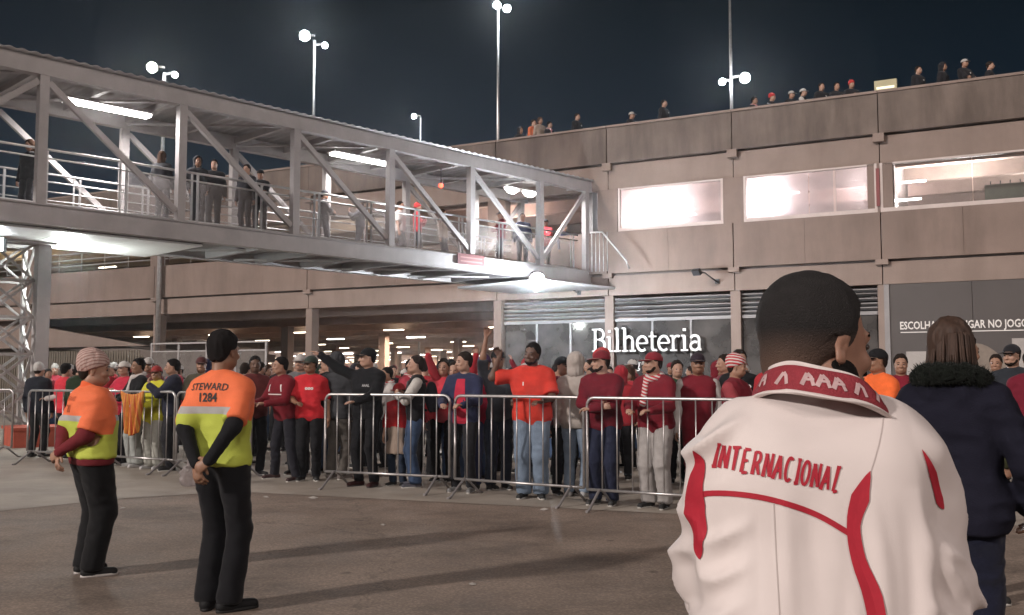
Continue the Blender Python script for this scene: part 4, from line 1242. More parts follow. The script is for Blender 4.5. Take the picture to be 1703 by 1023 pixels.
M_redprint = mat('red_print', (.42, .012, .03), .7, var=.1, vscale=20)

sp = dict(top=vest_mat('tall_steward_shirt', 1.235), sleeves='long', slv=1, sleeve_col='under', sleeve_rgb=(.012, .012, .014), arms='back', pants=(.008, .008, .010),
          hair='short', hair_col='black', skin=SK[2], bulk=.94, hem=.905, loose=.022, fold=.007, shoes=(.015, .015, .016), sole=(.03, .03, .03), head_turn=2, stance=.085,
          arm_l=((.02, -.215, .935), (1, -.6, 0), (-.3, -.1, -.9), (0, 1, 0)), arm_r=((.09, -.225, .955), (1, -.6, 0), (-.75, -.1, -.5), (0, 1, 0)), top_name='steward_shirt', pfold=.007, baggy=.009, head=1.04, toe=30, shw=.94)
root, J, shirt = person((wx(372, 6.0), 6.0, 0), 22, 1.70, sp, 'tall steward number 1284 in orange and lime shirt, black sleeves, hands clasped behind the back', detail=2, group='stewards')
print_text(shirt, 'STEWARD', -.005, 1.385, .062, M_ink, curve=-.3, xs=1.0, parent=root, bold=.0008)
print_text(shirt, '1284', -.005, 1.312, .076, M_ink, xs=.95, bold=.002, parent=root)

M_knit = mat('striped_knit', (.50, .36, .32), .9, var=.1, vscale=20, bump=.5, bscale=90)
def stripes(m, c2, scale, thr=.5, axis='Z', rot=0.0):
    nt = m.node_tree; N = nt.nodes; L = nt.links; b = N['Principled BSDF']; src = b.inputs['Base Color'].links[0].from_socket
    tc = N.new('ShaderNodeTexCoord'); wv = N.new('ShaderNodeTexWave'); wv.bands_direction = axis; wv.inputs['Scale'].default_value = scale; wv.inputs['Distortion'].default_value = .6
    mp = N.new('ShaderNodeMapping'); mp.inputs['Rotation'].default_value = (0, rot, 0); L.new(tc.outputs['Object'], mp.inputs[0]); L.new(mp.outputs[0], wv.inputs['Vector'])
    gt = N.new('ShaderNodeMath'); gt.operation = 'GREATER_THAN'; gt.inputs[1].default_value = thr; L.new(wv.outputs['Fac'], gt.inputs[0])
    mx = N.new('ShaderNodeMix'); mx.data_type = 'RGBA'; L.new(gt.outputs[0], mx.inputs[0]); L.new(src, mx.inputs[6]); mx.inputs[7].default_value = (*c2, 1); L.new(mx.outputs[2], b.inputs['Base Color']); return m
stripes(M_knit, (.30, .17, .15), 13, .72, 'Z', R(35))
sp = dict(top=vest_mat('short_steward_shirt', 1.225), sleeves='long', sleeve_col='under', sleeve_rgb=(.16, .022, .028), pants=(.008, .008, .009), fem=True,
          hair='beanie', cap_mat=M_knit, hair_col='dark', skin=SK[1], bulk=1.28, hem=.93, loose=.022, fold=.008, shoes=(.02, .02, .02), sole=(.55, .52, .50), head=1.14, stance=.10,
          arm_l=((.0, -.25, .965), (1, -.2, 0), (-.4, -.2, -.8), (0, 1, 0)), arm_r=((.05, -.26, .985), (1, .5, -.2), (-.7, -.3, -.4), (0, 1, 0)), top_name='steward_shirt', collar=(.85, .16, .06), head_turn=26, pfold=.007, baggy=.013, toe=10)
root, J, shirt = person((wx(158, 7.05), 7.05, 0), 50, 1.58, sp, 'short steward in orange and lime shirt with pink knitted beanie and dark red sleeves', detail=2, group='stewards')
print_text(shirt, 'STEWARD', -.03, 1.385, .050, mat('faded_print', (.45, .10, .04), .8, var=0), parent=root)
print_text(shirt, '20', -.03, 1.295, .085, mat('faded_print', (.45, .10, .04), .8, var=0), bold=.002, parent=root)
# dark red undershirt hem
P, F = surface([p.grown(.018) for p in torso_prims(J, 1.28, True)[:2]], .016, (), .016, [lambda X, Y, Z: .875 - Z + 0*X, lambda X, Y, Z: Z - .96 + 0*X])
link('undershirt_hem', npmesh('hem', P, F), root, cloth((.16, .022, .028)))

# ---------------------------------------------------------------- man in the white club jacket, back to the camera
M_jack = mat('white_tracksuit', (.74, .66, .635), .7, var=.05, vscale=5, bump=.06, bscale=420, sheen=.1)
FX, FD = wx(1362, 1.95), 1.95
sp = dict(top=M_jack, sleeves='long', pants=(.03, .03, .035), hair='fade', hair_col='black', skin=(.33, .175, .12), bulk=1.15, hem=.80, loose=.040, fold=.0085, beard=True, beard_up=.03, jaw=1.1,
          head=1.20, head_turn=63, nod=4, arm_r=((.27, .20, .90), (.5, -1, 0), (-.2, .9, 0), (-1, 0, 0)), arm_l=((.20, .28, .95), (.5, -1, 0), (-.3, .9, 0), (-1, 0, 0)), shw=1.08, shrug=.008, **{})
sp['sh_adj', 1] = (-.055, 0, -.038)
sp.update(dict(lean=.06, top_name='club_jacket'))
root, J, jk = person((FX, FD, 0), 6, 1.61, sp, 'bearded man in white INTERNACIONAL jacket with red trim, back to the camera, nearest person', detail=2)
# replace the jacket by a finer one with hanging folds
def fine_jacket(root, J, jk, sp, extra=None):
    b = sp['bulk']; g = sp['loose']; nk = J['neck']
    pr = [p.grown(g) for p in torso_prims(J, b*1.02)]
    pr.append(Prim(J['waist'] + V(-.10, -.02, -.02), J['waist'] + V(.10, -.02, -.02), .135*b, .14*b, (1, .85, 1.6), k=.10))
    for s in (-1, 1):
        S, E, Wr = J['sh', s], J['elb', s], J['wr', s]
        pr.append(Prim(S + V(-.02*s, 0, -.01), E, .066, .076, k=.09)); pr.append(Prim(E, Wr, .072, .048, k=.03))
    P, F = surface(pr, .0085, (), .0085, [lambda X, Y, Z: .80 - Z + 0*X, lambda X, Y, Z: (Z - (nk[2] + .028)) + (Y - nk[1])*.35 + 0*X])
    P = relax(P, F, 2, .4); N = vnormals(P, F)
    body = np.clip(1 - (np.abs(P[:, 0]) - .16) / .06, 0, 1)
    low = np.clip((1.33 - P[:, 2]) / .12, 0, 1)
    # vertical hanging pleats below the yoke line
    Q = P.copy(); Q[:, 0] += .02 * vnoise(P, (3, 3, 3), 5)
    pl = vnoise(Q, (22, 6, 1.6), 11) * .021 + vnoise(Q, (40, 8, 2.6), 12) * .007
    # diagonal pulls on the sleeves and shoulder
    S_ = P.copy(); S_[:, 2] = P[:, 2]*.8 + np.abs(P[:, 0])*.6
    sl = (1 - np.abs(vnoise(S_, (7, 7, 17), 21))*2) * .019 + vnoise(P, (18, 18, 22), 23) * .004
    soft = vnoise(P, (6, 6, 5), 31) * .006
    side = np.clip(1 - np.abs(np.abs(P[:, 0]) - .17) / .07, 0, 1) * np.clip((1.32 - P[:, 2]) / .1, 0, 1)
    P = P + N * (pl * body * low + sl * (1 - body) + soft - .006 * side)[:, None]
    # pull in the seam between sleeve and trunk
    me = npmesh('club_jacket', P, F); me.materials.append(M_jack); jk.data = me
fine_jacket(root, J, jk, sp)
bv = bvh_of(jk)
# printed lettering in slanted brush capitals
def italic(text, x0, x1, z0, h, wgt, rise):
    G2 = {'I': [[(.3, 0), (.3, 1)], [(.1, 1), (.5, 1)], [(.05, 0), (.5, 0)]], 'N': [[(.1, 0), (.15, 1)], [(.15, 1), (.75, 0)], [(.75, 0), (.8, 1)]],
          'T': [[(.0, .98), (.8, 1.02)], [(.4, 1), (.38, 0)]], 'E': [[(.12, 0), (.12, 1)], [(.12, 1), (.7, 1)], [(.12, .52), (.58, .52)], [(.12, 0), (.7, 0)]],
          'R': [[(.12, 0), (.12, 1)], [(.12, .97)] + arcpts(.42, .74, .26, .23, 90, -90, 8) + [(.12, .5)], [(.38, .5), (.75, 0)]],
          'A': [[(.0, 0), (.42, 1)], [(.42, 1), (.78, 0)], [(.15, .36), (.66, .36)]], 'C': [arcpts(.45, .5, .36, .5, 50, 310, 14)],
          'O': [arcpts(.45, .5, .36, .5, 0, 360, 18)], 'L': [[(.42, 1.12), (.18, .04)], [(.18, .03), (.62, .05)], [(.42, 1.12), (.52, 1.0)]]}
    adv = {'I': .55}; tot = sum(adv.get(c, .92) for c in text); u = (x1 - x0) / tot; sh_ = .86; mb = MB(); x = x0; k = 0
    for c in text:
        for st in G2[c]:
            pts = [(x + (p[0]*sh_ + (.46*p[1]))*u, z0 + rise((x - x0)/(x1 - x0)) + p[1]*h) for p in st]
            w = [wgt*.65] * len(pts)
            if len(pts) == 2: w = [wgt*.85, wgt*.6]
            print_strip(mb, bv, pts, w, -1, .0022 + .0005 * (k % 4), 4 if len(pts) == 2 else 2); k += 1
        x += adv.get(c, .92)*u
    return mb
FS = 1.61/1.75
def jx(px): return (wx(px, 1.80) - FX) / FS
def jz(py): return wz(py, 1.80) / FS
CH = math.cos(R(6))
mb = italic('INTERNACIONAL', jx(1204), jx(1408), jz(782), (jz(0) - jz(38)), .0090, lambda t: -.048*t*(.6+.4*t))
mb.build('lettering', M_redprint, jk)
# curved piping across the back
def smooth_pts(pts, n=5):
    out = []
    P = [pts[0]] + list(pts) + [pts[-1]]
    for i in range(1, len(P) - 2):
        for k in range(n):
            t = k / n; a, b, c, d = [np.array(P[i + j - 1], float) for j in range(4)]
            out.append(tuple(.5*((2*b) + (-a + c)*t + (2*a - 5*b + 4*c - d)*t*t + (-a + 3*b - 3*c + d)*t**3)))
    out.append(tuple(pts[-1])); return out
mb = MB(); arc_ = smooth_pts([(jx(1166), jz(848)), (jx(1195), jz(829)), (jx(1250), jz(825)), (jx(1310), jz(834)), (jx(1370), jz(855)), (jx(1422), jz(885))])
print_strip(mb, bv, arc_, .0115, -1, .0030, 2); mb.build('piping', M_redprint, jk)
# red side panels: leaf shapes, strip with changing width
LA = (-.02, .0); th = R(192)
c = smooth_pts([(th, jz(757)), (th - .03, jz(800)), (th - .03, jz(850)), (th, jz(905)), (th + .02, jz(945))], 4); w = list(np.interp(np.linspace(0, 4, len(c)), range(5), [.001, .032, .046, .034, .001]))
mb = MB(); print_wrap(mb, bv, LA, c, w, .0034); mb.build('side_panel', M_redprint, jk)
for (c, w, nm) in (
                   (smooth_pts([(jx(1456), jz(782)), (jx(1438), jz(825)), (jx(1426), jz(870)), (jx(1432), jz(925)), (jx(1452), jz(985)), (jx(1462), jz(1060))], 4), [.001, .036, .026, .028, .036, .032], 2),):
    mb = MB(); ww = list(np.interp(np.linspace(0, len(w)-1, len(c)), range(len(w)), w)); print_strip(mb, bv, c, ww, -1, .0034, 3); mb.build('side_panel', M_redprint, jk)
# red insert running along the right sleeve
mb = MB(); c = smooth_pts([(jx(1548), jz(748)), (jx(1568), jz(790)), (jx(1582), jz(835)), (jx(1590), jz(850))], 4)
print_strip(mb, bv, c, list(np.interp(np.linspace(0, 3, len(c)), range(4), [.001, .02, .02, .001])), -1, .003, 3); mb.build('sleeve_insert', M_redprint, jk)
M_seam = mat('seam_thread', (.50, .43, .41), .8, var=0)
for pts in (((1208, 672), (1178, 712), (1160, 757)), ((1492, 690), (1476, 735), (1457, 784)), ((1300, 838), (1302, 900), (1305, 1020))):
    mb = MB(); print_strip(mb, bv, smooth_pts([(jx(a), jz(b)) for a, b in pts], 6), .0022, -1, .0012, 3); mb.build('seam', M_seam, jk)
# thin red line under the collar, folded collar with white signs, pale lining
nk = J['neck']
def ring(r0, r1, z0, z1, name, m, tilt=.30, drop=0.0, t=.008, yo=-.012, amp=.003, a0=0, a1=360, n=72):
    rows = 12; mb = MB(); L_ = []
    for i in range(n + 1):
        a = R(a0 + (a1 - a0) * i / n)
        for j in range(rows + 1):
            f = j / rows; r = r0 + (r1 - r0)*f + .006*math.sin(f*math.pi) + amp*math.sin(a*7 + f*3) ; z = z0 + (z1 - z0)*f - math.sin(a)*tilt*.09 + amp*.8*math.sin(a*5 + 1)
            L_.append(Vector((nk[0] + r*1.05*math.cos(a), nk[1] + yo + r*1.1*math.sin(a), nk[2] + z - drop*math.cos(a))))
    inner = [Vector((nk[0] + (v.x - nk[0])*(1 - t/r0), nk[1] + yo + (v.y - nk[1] - yo)*(1 - t/r0), v.z)) for v in L_]
    mb.v = L_ + inner; o_ = len(L_); q = rows + 1
    for i in range(n):
        for j in range(rows):
            a = i*q + j; mb.f.append([a, a + q, a + q + 1, a + 1]); mb.f.append([a + o_, a + 1 + o_, a + q + 1 + o_, a + q + o_]); mb.smooth += [True, True]
        for j in (0, rows):
            a = i*q + j; mb.f.append([a, a + o_, a + q + o_, a + q] if j == 0 else [a, a + q, a + q + o_, a + o_]); mb.smooth.append(True)
    return mb.build(name, m, root)
M_colred = mat('collar_red', (.27, .028, .040), .85, var=.12, vscale=30, bump=.4, bscale=200)
lin = ring(.096, .108, .015, .060, 'collar_lining', M_jack, tilt=.42, drop=.034, a0=150, a1=390)
col_ = ring(.140, .116, .000, .054, 'collar', M_colred, tilt=.42, drop=.030)
ring(.144, .140, -.006, .004, 'collar_edge', M_jack, tilt=.42, drop=.030)
bvc = bvh_of(col_); M_woven = mat('woven_pink', (.56, .38, .38), .9, var=.2, vscale=40); 
def col_print(mb, a_deg, pts, wd_):
    """white woven signs on the collar, wrapped round the neck axis"""
    P = []
    for (u, v) in pts: P.append((u, v))
    Lp, Rp = ribbon(P, wd_)
    for i in range(len(P) - 1):
        qd = []
        for w_ in (Lp[i], Rp[i], Rp[i+1], Lp[i+1]):
            a = R(a_deg) + w_[0] / .14; z = nk[2] + .028 + w_[1] - math.sin(a)*.037 - math.cos(a)*.030
            org = Vector((nk[0], nk[1] - .012, z)); dr = Vector((math.cos(a), math.sin(a), 0))
            h = bvc.ray_cast(org + dr*.3, -dr)
            qd.append((h[0] + dr*.002) if h[0] else org + dr*.14)
        n = len(mb.v); mb.v += qd; mb.f.append([n, n+1, n+2, n+3]); mb.smooth.append(True)
for a in (206, 228, 250, 262, 274, 292, 312):
    mb = MB()
    col_print(mb, a, [(-.014, -.011), (-.008, .003), (-.004, .013)], .009); col_print(mb, a, [(-.004, .013), (.004, .006), (.009, -.011)], .007)
    if a % 4 == 2: col_print(mb, a, [(-.010, .0), (.010, .002)], .005)
    mb.build('woven_sign', M_woven, col_)
# hair fade: short stubble skin band below the hair
P, F = surface([ell(J['head'] + J['HM'] @ (V(0, -.016, .025)*1.20), np.array((.0785, .0995, .088))*1.20, J['HM']), ell(J['head'] + J['HM'] @ (V(0, -.055, -.04)*1.20), np.array((.060, .050, .058))*1.20, J['HM'], .03)], .004, (), .004,
    [(lambda X, Y, Z, n=J['HM'] @ nz(V(0, .86, -.5)), p0=J['head'] + J['HM'] @ V(0, .055, .03): (X-p0[0])*n[0] + (Y-p0[1])*n[1] + (Z-p0[2])*n[2]), (lambda X, Y, Z, p0=J['head'] + J['HM'] @ V(0, 0, -.085): p0[2] - Z + 0*X)])
M_fade = mat('faded_hair', (.012, .010, .010), .85, var=.3, vscale=60, bump=.6, bscale=300)
nt = M_fade.node_tree; b_ = nt.nodes['Principled BSDF']; src = b_.inputs['Base Color'].links[0].from_socket
tc = nt.nodes.new('ShaderNodeTexCoord'); sx = nt.nodes.new('ShaderNodeSeparateXYZ'); nt.links.new(tc.outputs['Object'], sx.inputs[0])
mr = nt.nodes.new('ShaderNodeMapRange'); mr.inputs[1].default_value = J['head'][2] - .075; mr.inputs[2].default_value = J['head'][2] + .03; mr.inputs[3].default_value = 1; mr.inputs[4].default_value = 0
nt.links.new(sx.outputs['Z'], mr.inputs[0]); mx = nt.nodes.new('ShaderNodeMix'); mx.data_type = 'RGBA'; nt.links.new(mr.outputs[0], mx.inputs[0]); nt.links.new(src, mx.inputs[6]); mx.inputs[7].default_value = (.13, .075, .052, 1)
nt.links.new(mx.outputs[2], b_.inputs['Base Color'])
link('hair_stubble', npmesh('stubble', P, F), root, M_fade)
for ch in root.children:
    if ch.name.split('.')[0] == 'hair': ch.data.materials[0] = M_fade

# ---------------------------------------------------------------- woman in the navy coat walking away at the right
sp = dict(top=cloth((.012, .012, .022), .9, .0), sleeves='long', pants=(.012, .014, .03), hair='long', hair_col='brown', skin=SK[1], bulk=.92, hem=.80, loose=.024, fold=.011, fem=True, hoodback=True,
          arm_l='pocket', arm_r=((.26, .10, .92), (.8, -1, 0), (0, .5, -1), (-1, 0, 0)), step=.17, stance=.06, baggy=.004, head_turn=20, shoes=(.02, .02, .02), top_name='padded_coat', shw=.97)
M_strand = mat('brown_strands', (.045, .022, .013), .7, var=.35, vscale=4)
for nd in M_strand.node_tree.nodes:
    if nd.type == 'TEX_NOISE': nd.inputs['Scale'].default_value = 9
mpn = M_strand.node_tree.nodes.new('ShaderNodeMapping'); mpn.inputs['Scale'].default_value = (14, 14, 1.2)
tcn = [n for n in M_strand.node_tree.nodes if n.type == 'TEX_COORD'][0]; M_strand.node_tree.links.new(tcn.outputs['Object'], mpn.inputs[0]); M_strand.node_tree.links.new(mpn.outputs[0], [n for n in M_strand.node_tree.nodes if n.type == 'TEX_NOISE'][0].inputs['Vector'])
root, J, jo = person((wx(1584, 4.2), 4.2, 0), 38, 1.67, sp, 'brown haired woman in navy coat with dark fur collar walking away at the right', detail=2)
nk = J['neck']
q = []
for i in range(14):
    a0 = 2*math.pi*i/14; a1 = 2*math.pi*(i+1)/14; f = lambda a: nk + V(.125*math.cos(a), -.03 + .115*math.sin(a), .005 - .03*math.sin(a))
    q.append(Prim(f(a0), f(a1), .040, .040, k=.02))
P, F = surface(q, .009, (), .009); P = folds(P, F, .014, 3, (45, 45, 45)); fur = link('fur_collar', npmesh('fur', P, F), root, cloth((.007, .009, .007), .95, .05))
for ch in root.children:
    if ch.name.split('.')[0] == 'hair': ch.data.materials[0] = M_strand
# loose strands of hair falling over the collar
mb = MB(); rr = random.Random(9)
for k in range(70):
    a = R(rr.uniform(165, 375)); hd = J['head']; r0 = .088
    pts = [Vector(hd) + Vector((r0*math.cos(a)*f, -.02 + r0*1.15*math.sin(a)*f, z)) for f, z in ((.55, .088), (.98, .05), (1.06, -.02), (1.12 + rr.uniform(-.05, .1), -.10), (1.2 + rr.uniform(-.1, .2), -.17 + rr.uniform(-.03, .03)))]
    mb.tube(pts, [.004, .006, .006, .005, .002], 5)
sn = mb.build('hair_strands', M_strand, root); sn['kind'] = 'stuff'
# fur hairs as small blades
mb = MB(); rr = random.Random(5); Nn = vnormals(P, F)
for i in range(0, len(P), 2):
    n = Vector(Nn[i]) + Vector((rr.uniform(-.6, .6), rr.uniform(-.6, .6), rr.uniform(-.6, .6))); p = Vector(P[i]); t = n.orthogonal().normalized()*.0016; k = len(mb.v)
    mb.v += [p + t, p - t, p + n.normalized()*rr.uniform(.012, .026)]; mb.f.append([k, k+1, k+2]); mb.smooth.append(False)
hr = mb.build('fur_hair', cloth((.009, .011, .009), .95, .05), root); hr['kind'] = 'stuff'
# ---------------------------------------------------------------- crowd barriers, each a thing with its bars
def barrier_proto():
    L_ = 1.82; root = empty('crowd_barrier', (0, 0, 0)); r = .085
    def corner(cx_, cz, a0): return [(cx_ + r*math.cos(R(a0 + 22.5*i)), 0, cz + r*math.sin(R(a0 + 22.5*i))) for i in range(5)]
    loop = corner(L_ - r, 1.19 - r, 90)[::-1] + corner(L_ - .03, .20 + .03, 0)[:1] + [(L_, 0, .20)]
    pts = [(0, 0, .20), (0, 0, 1.19 - r)] + corner(r, 1.19 - r, 90)[::-1][0:0] + [(r - r*math.cos(R(22.5*i)), 0, 1.19 - r + r*math.sin(R(22.5*i))) for i in range(5)] + \
          [(L_ - r + r*math.sin(R(22.5*i)), 0, 1.19 - r + r*math.cos(R(22.5*i))) for i in range(5)] + [(L_, 0, .20)]
    MB().tube(pts, .018, 8).build('frame', M_galv, root)
    MB().tube([(0, 0, .20), (L_, 0, .20)], .016, 8).build('bottom_rail', M_galv, root)
    bar = MB().tube([(0, 0, .20), (0, 0, 1.18)], .008, 6).mesh('bar'); bar.materials.append(M_galv)
    for k in range(9):
        o = link('bar', bar, root); o.location = ((k + 1) * L_ / 10, 0, 0)
    ft = MB().tube([(0, -.36, .012), (0, -.30, .02), (0, -.04, .20), (0, .04, .20), (0, .30, .02), (0, .36, .012)], .016, 6).mesh('foot'); ft.materials.append(M_grey_steel)
    for x in (.16, L_ - .16):
        o = link('foot', ft, root); o.location = (x, 0, 0)
    return root
proto = barrier_proto()
BARS = [((-10.4, 17.3), (-8.62, 16.7), 'leftmost crowd barrier in front of the lattice pylon foot'),
        ((-7.95, 15.9), (-6.45, 15.1), 'crowd barrier behind the short steward, left end free'),
        ((-6.40, 15.05), (-4.95, 14.2), 'crowd barrier between the two stewards'),
        ((-4.90, 14.15), (-3.62, 13.45), 'crowd barrier behind the tall steward'),
        ((-4.05, 13.65), (-2.54, 12.80), 'crowd barrier in front of the man in the dark red hoodie'),
        ((-2.42, 12.55), (-.763, 11.85), 'crowd barrier in front of the pointing man in black'),
        ((-.685, 11.65), (.796, 10.72), 'crowd barrier in front of the man in the bright red shirt'),
        ((.82, 10.56), (2.35, 9.70), 'crowd barrier in front of the two men in dark red jackets and caps'),
        ((2.42, 9.66), (4.05, 9.0), 'crowd barrier mostly hidden behind the man in the white jacket')]
for i, (a, b, lb) in enumerate(BARS):
    if i == 4: continue
    o = proto if i == 0 else copy_tree(proto)
    a = Vector((*a, 0)); b = Vector((*b, 0)); o.location = a; o.rotation_euler = (0, 0, math.atan2((b-a).y, (b-a).x)); o.scale = ((b-a).length/1.82, 1, 1)
    tag(o, lb, 'barrier', 'galvanised crowd barriers in a row')
BARS = [b for i, b in enumerate(BARS) if i != 4]

def bdepth(px):
    """distance of the barrier line at a photo column"""
    xs = []; ds = []
    for a, b, _ in BARS:
        for p in (a, b): xs.append(851.5 + FPX * p[0] / p[1]); ds.append(p[1])
    return float(np.interp(px, xs, ds))

RED, DRED, NAVY, BLK, GREY, WHT = (.36, .026, .034), (.17, .014, .024), (.025, .03, .07), (.012, .012, .014), (.13, .13, .135), (.50, .47, .45)
JEANS, LJEANS, LGREY = (.045, .075, .14), (.22, .28, .36), (.34, .32, .31)
def P_(px, back, heading, H, label, **sp):
    H *= .975
    d = bdepth(px) + back
    return person((wx(px, d), d, 0), heading, H, sp, label, detail=1)
M_scarf_rw = stripes(mat('red_white_knit', (.45, .03, .04), .9, var=.1, vscale=20, bump=.4, bscale=120), (.65, .6, .58), 9, .55, 'Z', R(20))
M_jersey_check = stripes(mat('orange_print', (.62, .26, .05), .8, var=.25, vscale=9), (.50, .10, .03), 7, .7, 'X')

# --- at the rail, from the right
P_(1160, .75, 185, 1.72, 'person in dark red vest with white sleeves and dark cap under the ticket sign', top=DRED, sleeve_col='sep', sleeve_rgb=WHT, hair='cap', cap=(.03, .02, .03), arms='down', pants=DRED, skin=SK[2], shoes=(.3, .3, .3))
P_(1224, .55, 130, 1.68, 'person in red and white striped knitted hat and dark red white sleeved jacket', top=DRED, sleeve_col='sep', sleeve_rgb=(.30, .05, .06), hair='beanie', cap_mat=M_scarf_rw, arms='rail', pants=BLK, skin=SK[1], beard=False, head_turn=-20)
P_(1090, .38, 215, 1.73, 'bearded person in dark red cap and red scarf, grey trousers, arms on the barrier', top=DRED, hair='cap', cap=(.22, .02, .03), beard=True, arms='rail', pants=LGREY, baggy=.012, skin=SK[0], scarf=M_scarf_rw, bulk=1.10, head_turn=35, shoes=(.03, .03, .03), lean=.12)
P_(1003, .36, 205, 1.75, 'bearded person in dark red jacket and cap with arms folded on the barrier rail', top=(.14, .012, .022), hair='cap', cap=(.20, .02, .03), beard=True, arm_r='fold', arm_l=((-.02, .30, 1.10), (1, 0, -.5), (-1, .1, 0), (0, 0, -1)), pants=(.018, .022, .045), skin=SK[0], bulk=1.14, head_turn=45, lean=.16, shoes=(.05, .05, .05), baggy=.006)
P_(958, .75, 20, 1.73, 'person in pale grey hooded fleece, seen from behind beside the orange red shirt', top=(.40, .36, .33), hair='hood', cap_mat=cloth((.40, .36, .33)), arms='down', pants=LJEANS, skin=SK[0], bulk=1.05, fold=.010, shoes=(.4, .4, .4))
r_, J_, jo_ = P_(885, .30, 188, 1.85, 'dark skinned person in bright orange red football shirt and jeans with one arm raised', top=(.62, .050, .034), sleeves='short', sleeve_col=None, hair='short', hair_col='black', skin=SK[3], beard=True,
   arm_l=ARMS['rail'], arm_r=((.36, .12, 1.60), (.6, -.2, -1), (.4, .3, 1), (0, 1, 0)), pants=(.16, .21, .28), baggy=.014, bulk=1.12, loose=.026, hem=.83, tilt=-8, head_turn=18, head=1.05, shoes=(.03, .03, .03), collar=(.75, .70, .68), top_name='football_shirt')
print_text(jo_, 'I', .085, 1.28, .05, M_letter, side=1, parent=r_, bold=.004)
P_(935, .9, 150, 1.70, 'person in black cap and dark red top behind the raised arm man', top=(.10, .02, .03), hair='cap', cap=BLK, pants=BLK, skin=SK[1], arms='down', head_turn=-15)
P_(828, .95, 170, 1.80, 'person in dark grey top stretching a bare arm straight up', top=(.05, .055, .065), sleeves='short', hair='cap', cap=BLK, skin=SK[2], pants=(.02, .025, .04), arm_r=((.16, .10, 2.02), (1, 0, 0), (0, .1, 1), (0, 1, 0)), arms='down')
P_(805, .85, 165, 1.74, 'person in purple cap and red shirt left of the raised arm', top=(.36, .02, .05), hair='cap_back', cap=(.10, .05, .14), pants=NAVY, skin=SK[1], head_turn=30)
r_, J_, jo_ = P_(772, .40, 200, 1.76, 'person in navy jacket open over a red shirt leaning at the barrier', top=NAVY, arms='rail', hair='short', pants=(.015, .015, .018), skin=SK[0], head_turn=40, shoes=(.2, .2, .2))
bv = bvh_of(jo_); mb = MB()
print_strip(mb, bv, [(0, 1.42), (0, 1.15), (.005, .86)], [.11, .16, .20], 1, .006, 8); mb.build('shirt_front', cloth((.50, .03, .06)), r_)
P_(738, 1.3, 190, 1.70, 'person in light red jacket with dark hair, head turned back behind the barrier gap', top=(.55, .05, .07), hair='short', pants=BLK, skin=SK[1], arms='down')
r_, J_, jo_ = P_(692, .48, 262, 1.73, 'person in pale sweater with black vest and backpack, blue jeans, facing left', top=BLK, sleeve_col='sep', sleeve_rgb=(.50, .48, .45), hair='short', hair_col='dark', pants=JEANS, skin=SK[0], arms='chest', head_turn=-8, nod=-8, shoes=(.1, .1, .12), baggy=.010)
Pq, Fq = surface([ell((0, -.21, 1.20), (.14, .085, .21), None), ell((0, -.27, 1.10), (.10, .05, .11), None)], .014, (), .014); Pq = folds(Pq, Fq, .005, 8); bp_ = link('backpack', npmesh('backpack', Pq, Fq), r_, cloth((.02, .02, .028)))
for s in (-1, 1): MB().tube([(.07*s, -.15, 1.40), (.10*s, -.03, 1.475), (.105*s, .10, 1.40), (.12*s, .13, 1.25), (.14*s, .02, 1.05), (.12*s, -.15, 1.02)], .016, 6).build('backpack_strap', M_black, r_)
P_(664, .55, 200, 1.34, 'child in red top, beige overskirt and dark leggings standing beside the pointing man', top=(.50, .025, .03), hem=1.0, hair='cap', cap=(.42, .03, .035), pants=(.02, .03, .05), skin=SK[1], arms='down', head=1.22)
o = bpy.data.objects; 
Pq, Fq = surface([Prim((-.06, 0, .96), (.06, 0, .96), .13, .13, k=.05), Prim((-.08, 0, .62), (.08, 0, .62), .17, .17, k=.05), Prim((0, 0, .95), (0, 0, .6), .16, .2, k=.06)], .016, (), .016, [lambda X, Y, Z: .56 - Z + 0*X, lambda X, Y, Z: Z - 1.03 + 0*X])
Pq = folds(Pq, Fq, .012, 4, (14, 14, 3)); kid = [q for q in COL.objects if q.get('label', '').startswith('child in red')][0]
link('overskirt', npmesh('overskirt', Pq, Fq), kid, cloth((.27, .21, .17)))
r_, J_, jo_ = P_(612, .30, 208, 1.83, 'person in black hooded jacket and cap pointing left with a raised arm', top=(.010, .010, .012), hair='cap', cap=(.012, .012, .014), beard=False, skin=SK[0], pants=(.010, .010, .012), arm_r=((.62, .26, 1.70), (.3, 0, -1), (.75, .2, .45), (0, 0, -1)), arm_l=((.10, .36, 1.08), (1, -.2, -.6), (-.4, .8, 0), (0, 0, -1)),
   hoodback=True, head_turn=38, hair_col='black', fold=.009, loose=.024, curl=.3, stance=.12, shoes=(.05, .02, .02), sole=(.08, .07, .07))
print_text(jo_, 'AAAL', -.07, 1.265, .045, mat('grey_print', (.35, .35, .35), .7, var=0), side=1, parent=r_, bold=.002)
P_(562, .95, 25, 1.78, 'person in dark grey hoodie seen from behind, left of the pointing man', top=(.045, .047, .052), hair='hood', cap_mat=cloth((.045, .047, .052)), pants=(.10, .09, .08), skin=SK[1], arms='pocket', hoodback=True, shoes=(.15, .13, .12), bulk=1.08)
r_, J_, jo_ = P_(517, .55, 175, 1.74, 'person in dark green bucket cap and bright red white football shirt', top=(.58, .03, .04), sleeves='short', sleeve_col=None, hair='cap', cap=(.045, .06, .05), pants=(.012, .012, .014), skin=SK[2], arm_r='rail', arm_l='down', head_turn=40, top_name='football_shirt')
print_text(jo_, 'ooo', 0, 1.28, .07, M_letter, side=1, parent=r_, bold=.004)
r_, J_, jo_ = P_(478, .34, 222, 1.73, 'person in dark red tracksuit top with white stripes leaning on the barrier, legs wide apart', top=(.16, .012, .02), hair='short', hair_col='black', pants=(.016, .016, .022), skin=SK[1], arms='rail', lean=.22, stance=.26, head_turn=18, shoes=(.05, .03, .03), bulk=1.05)
bv = bvh_of(jo_); mb = MB()
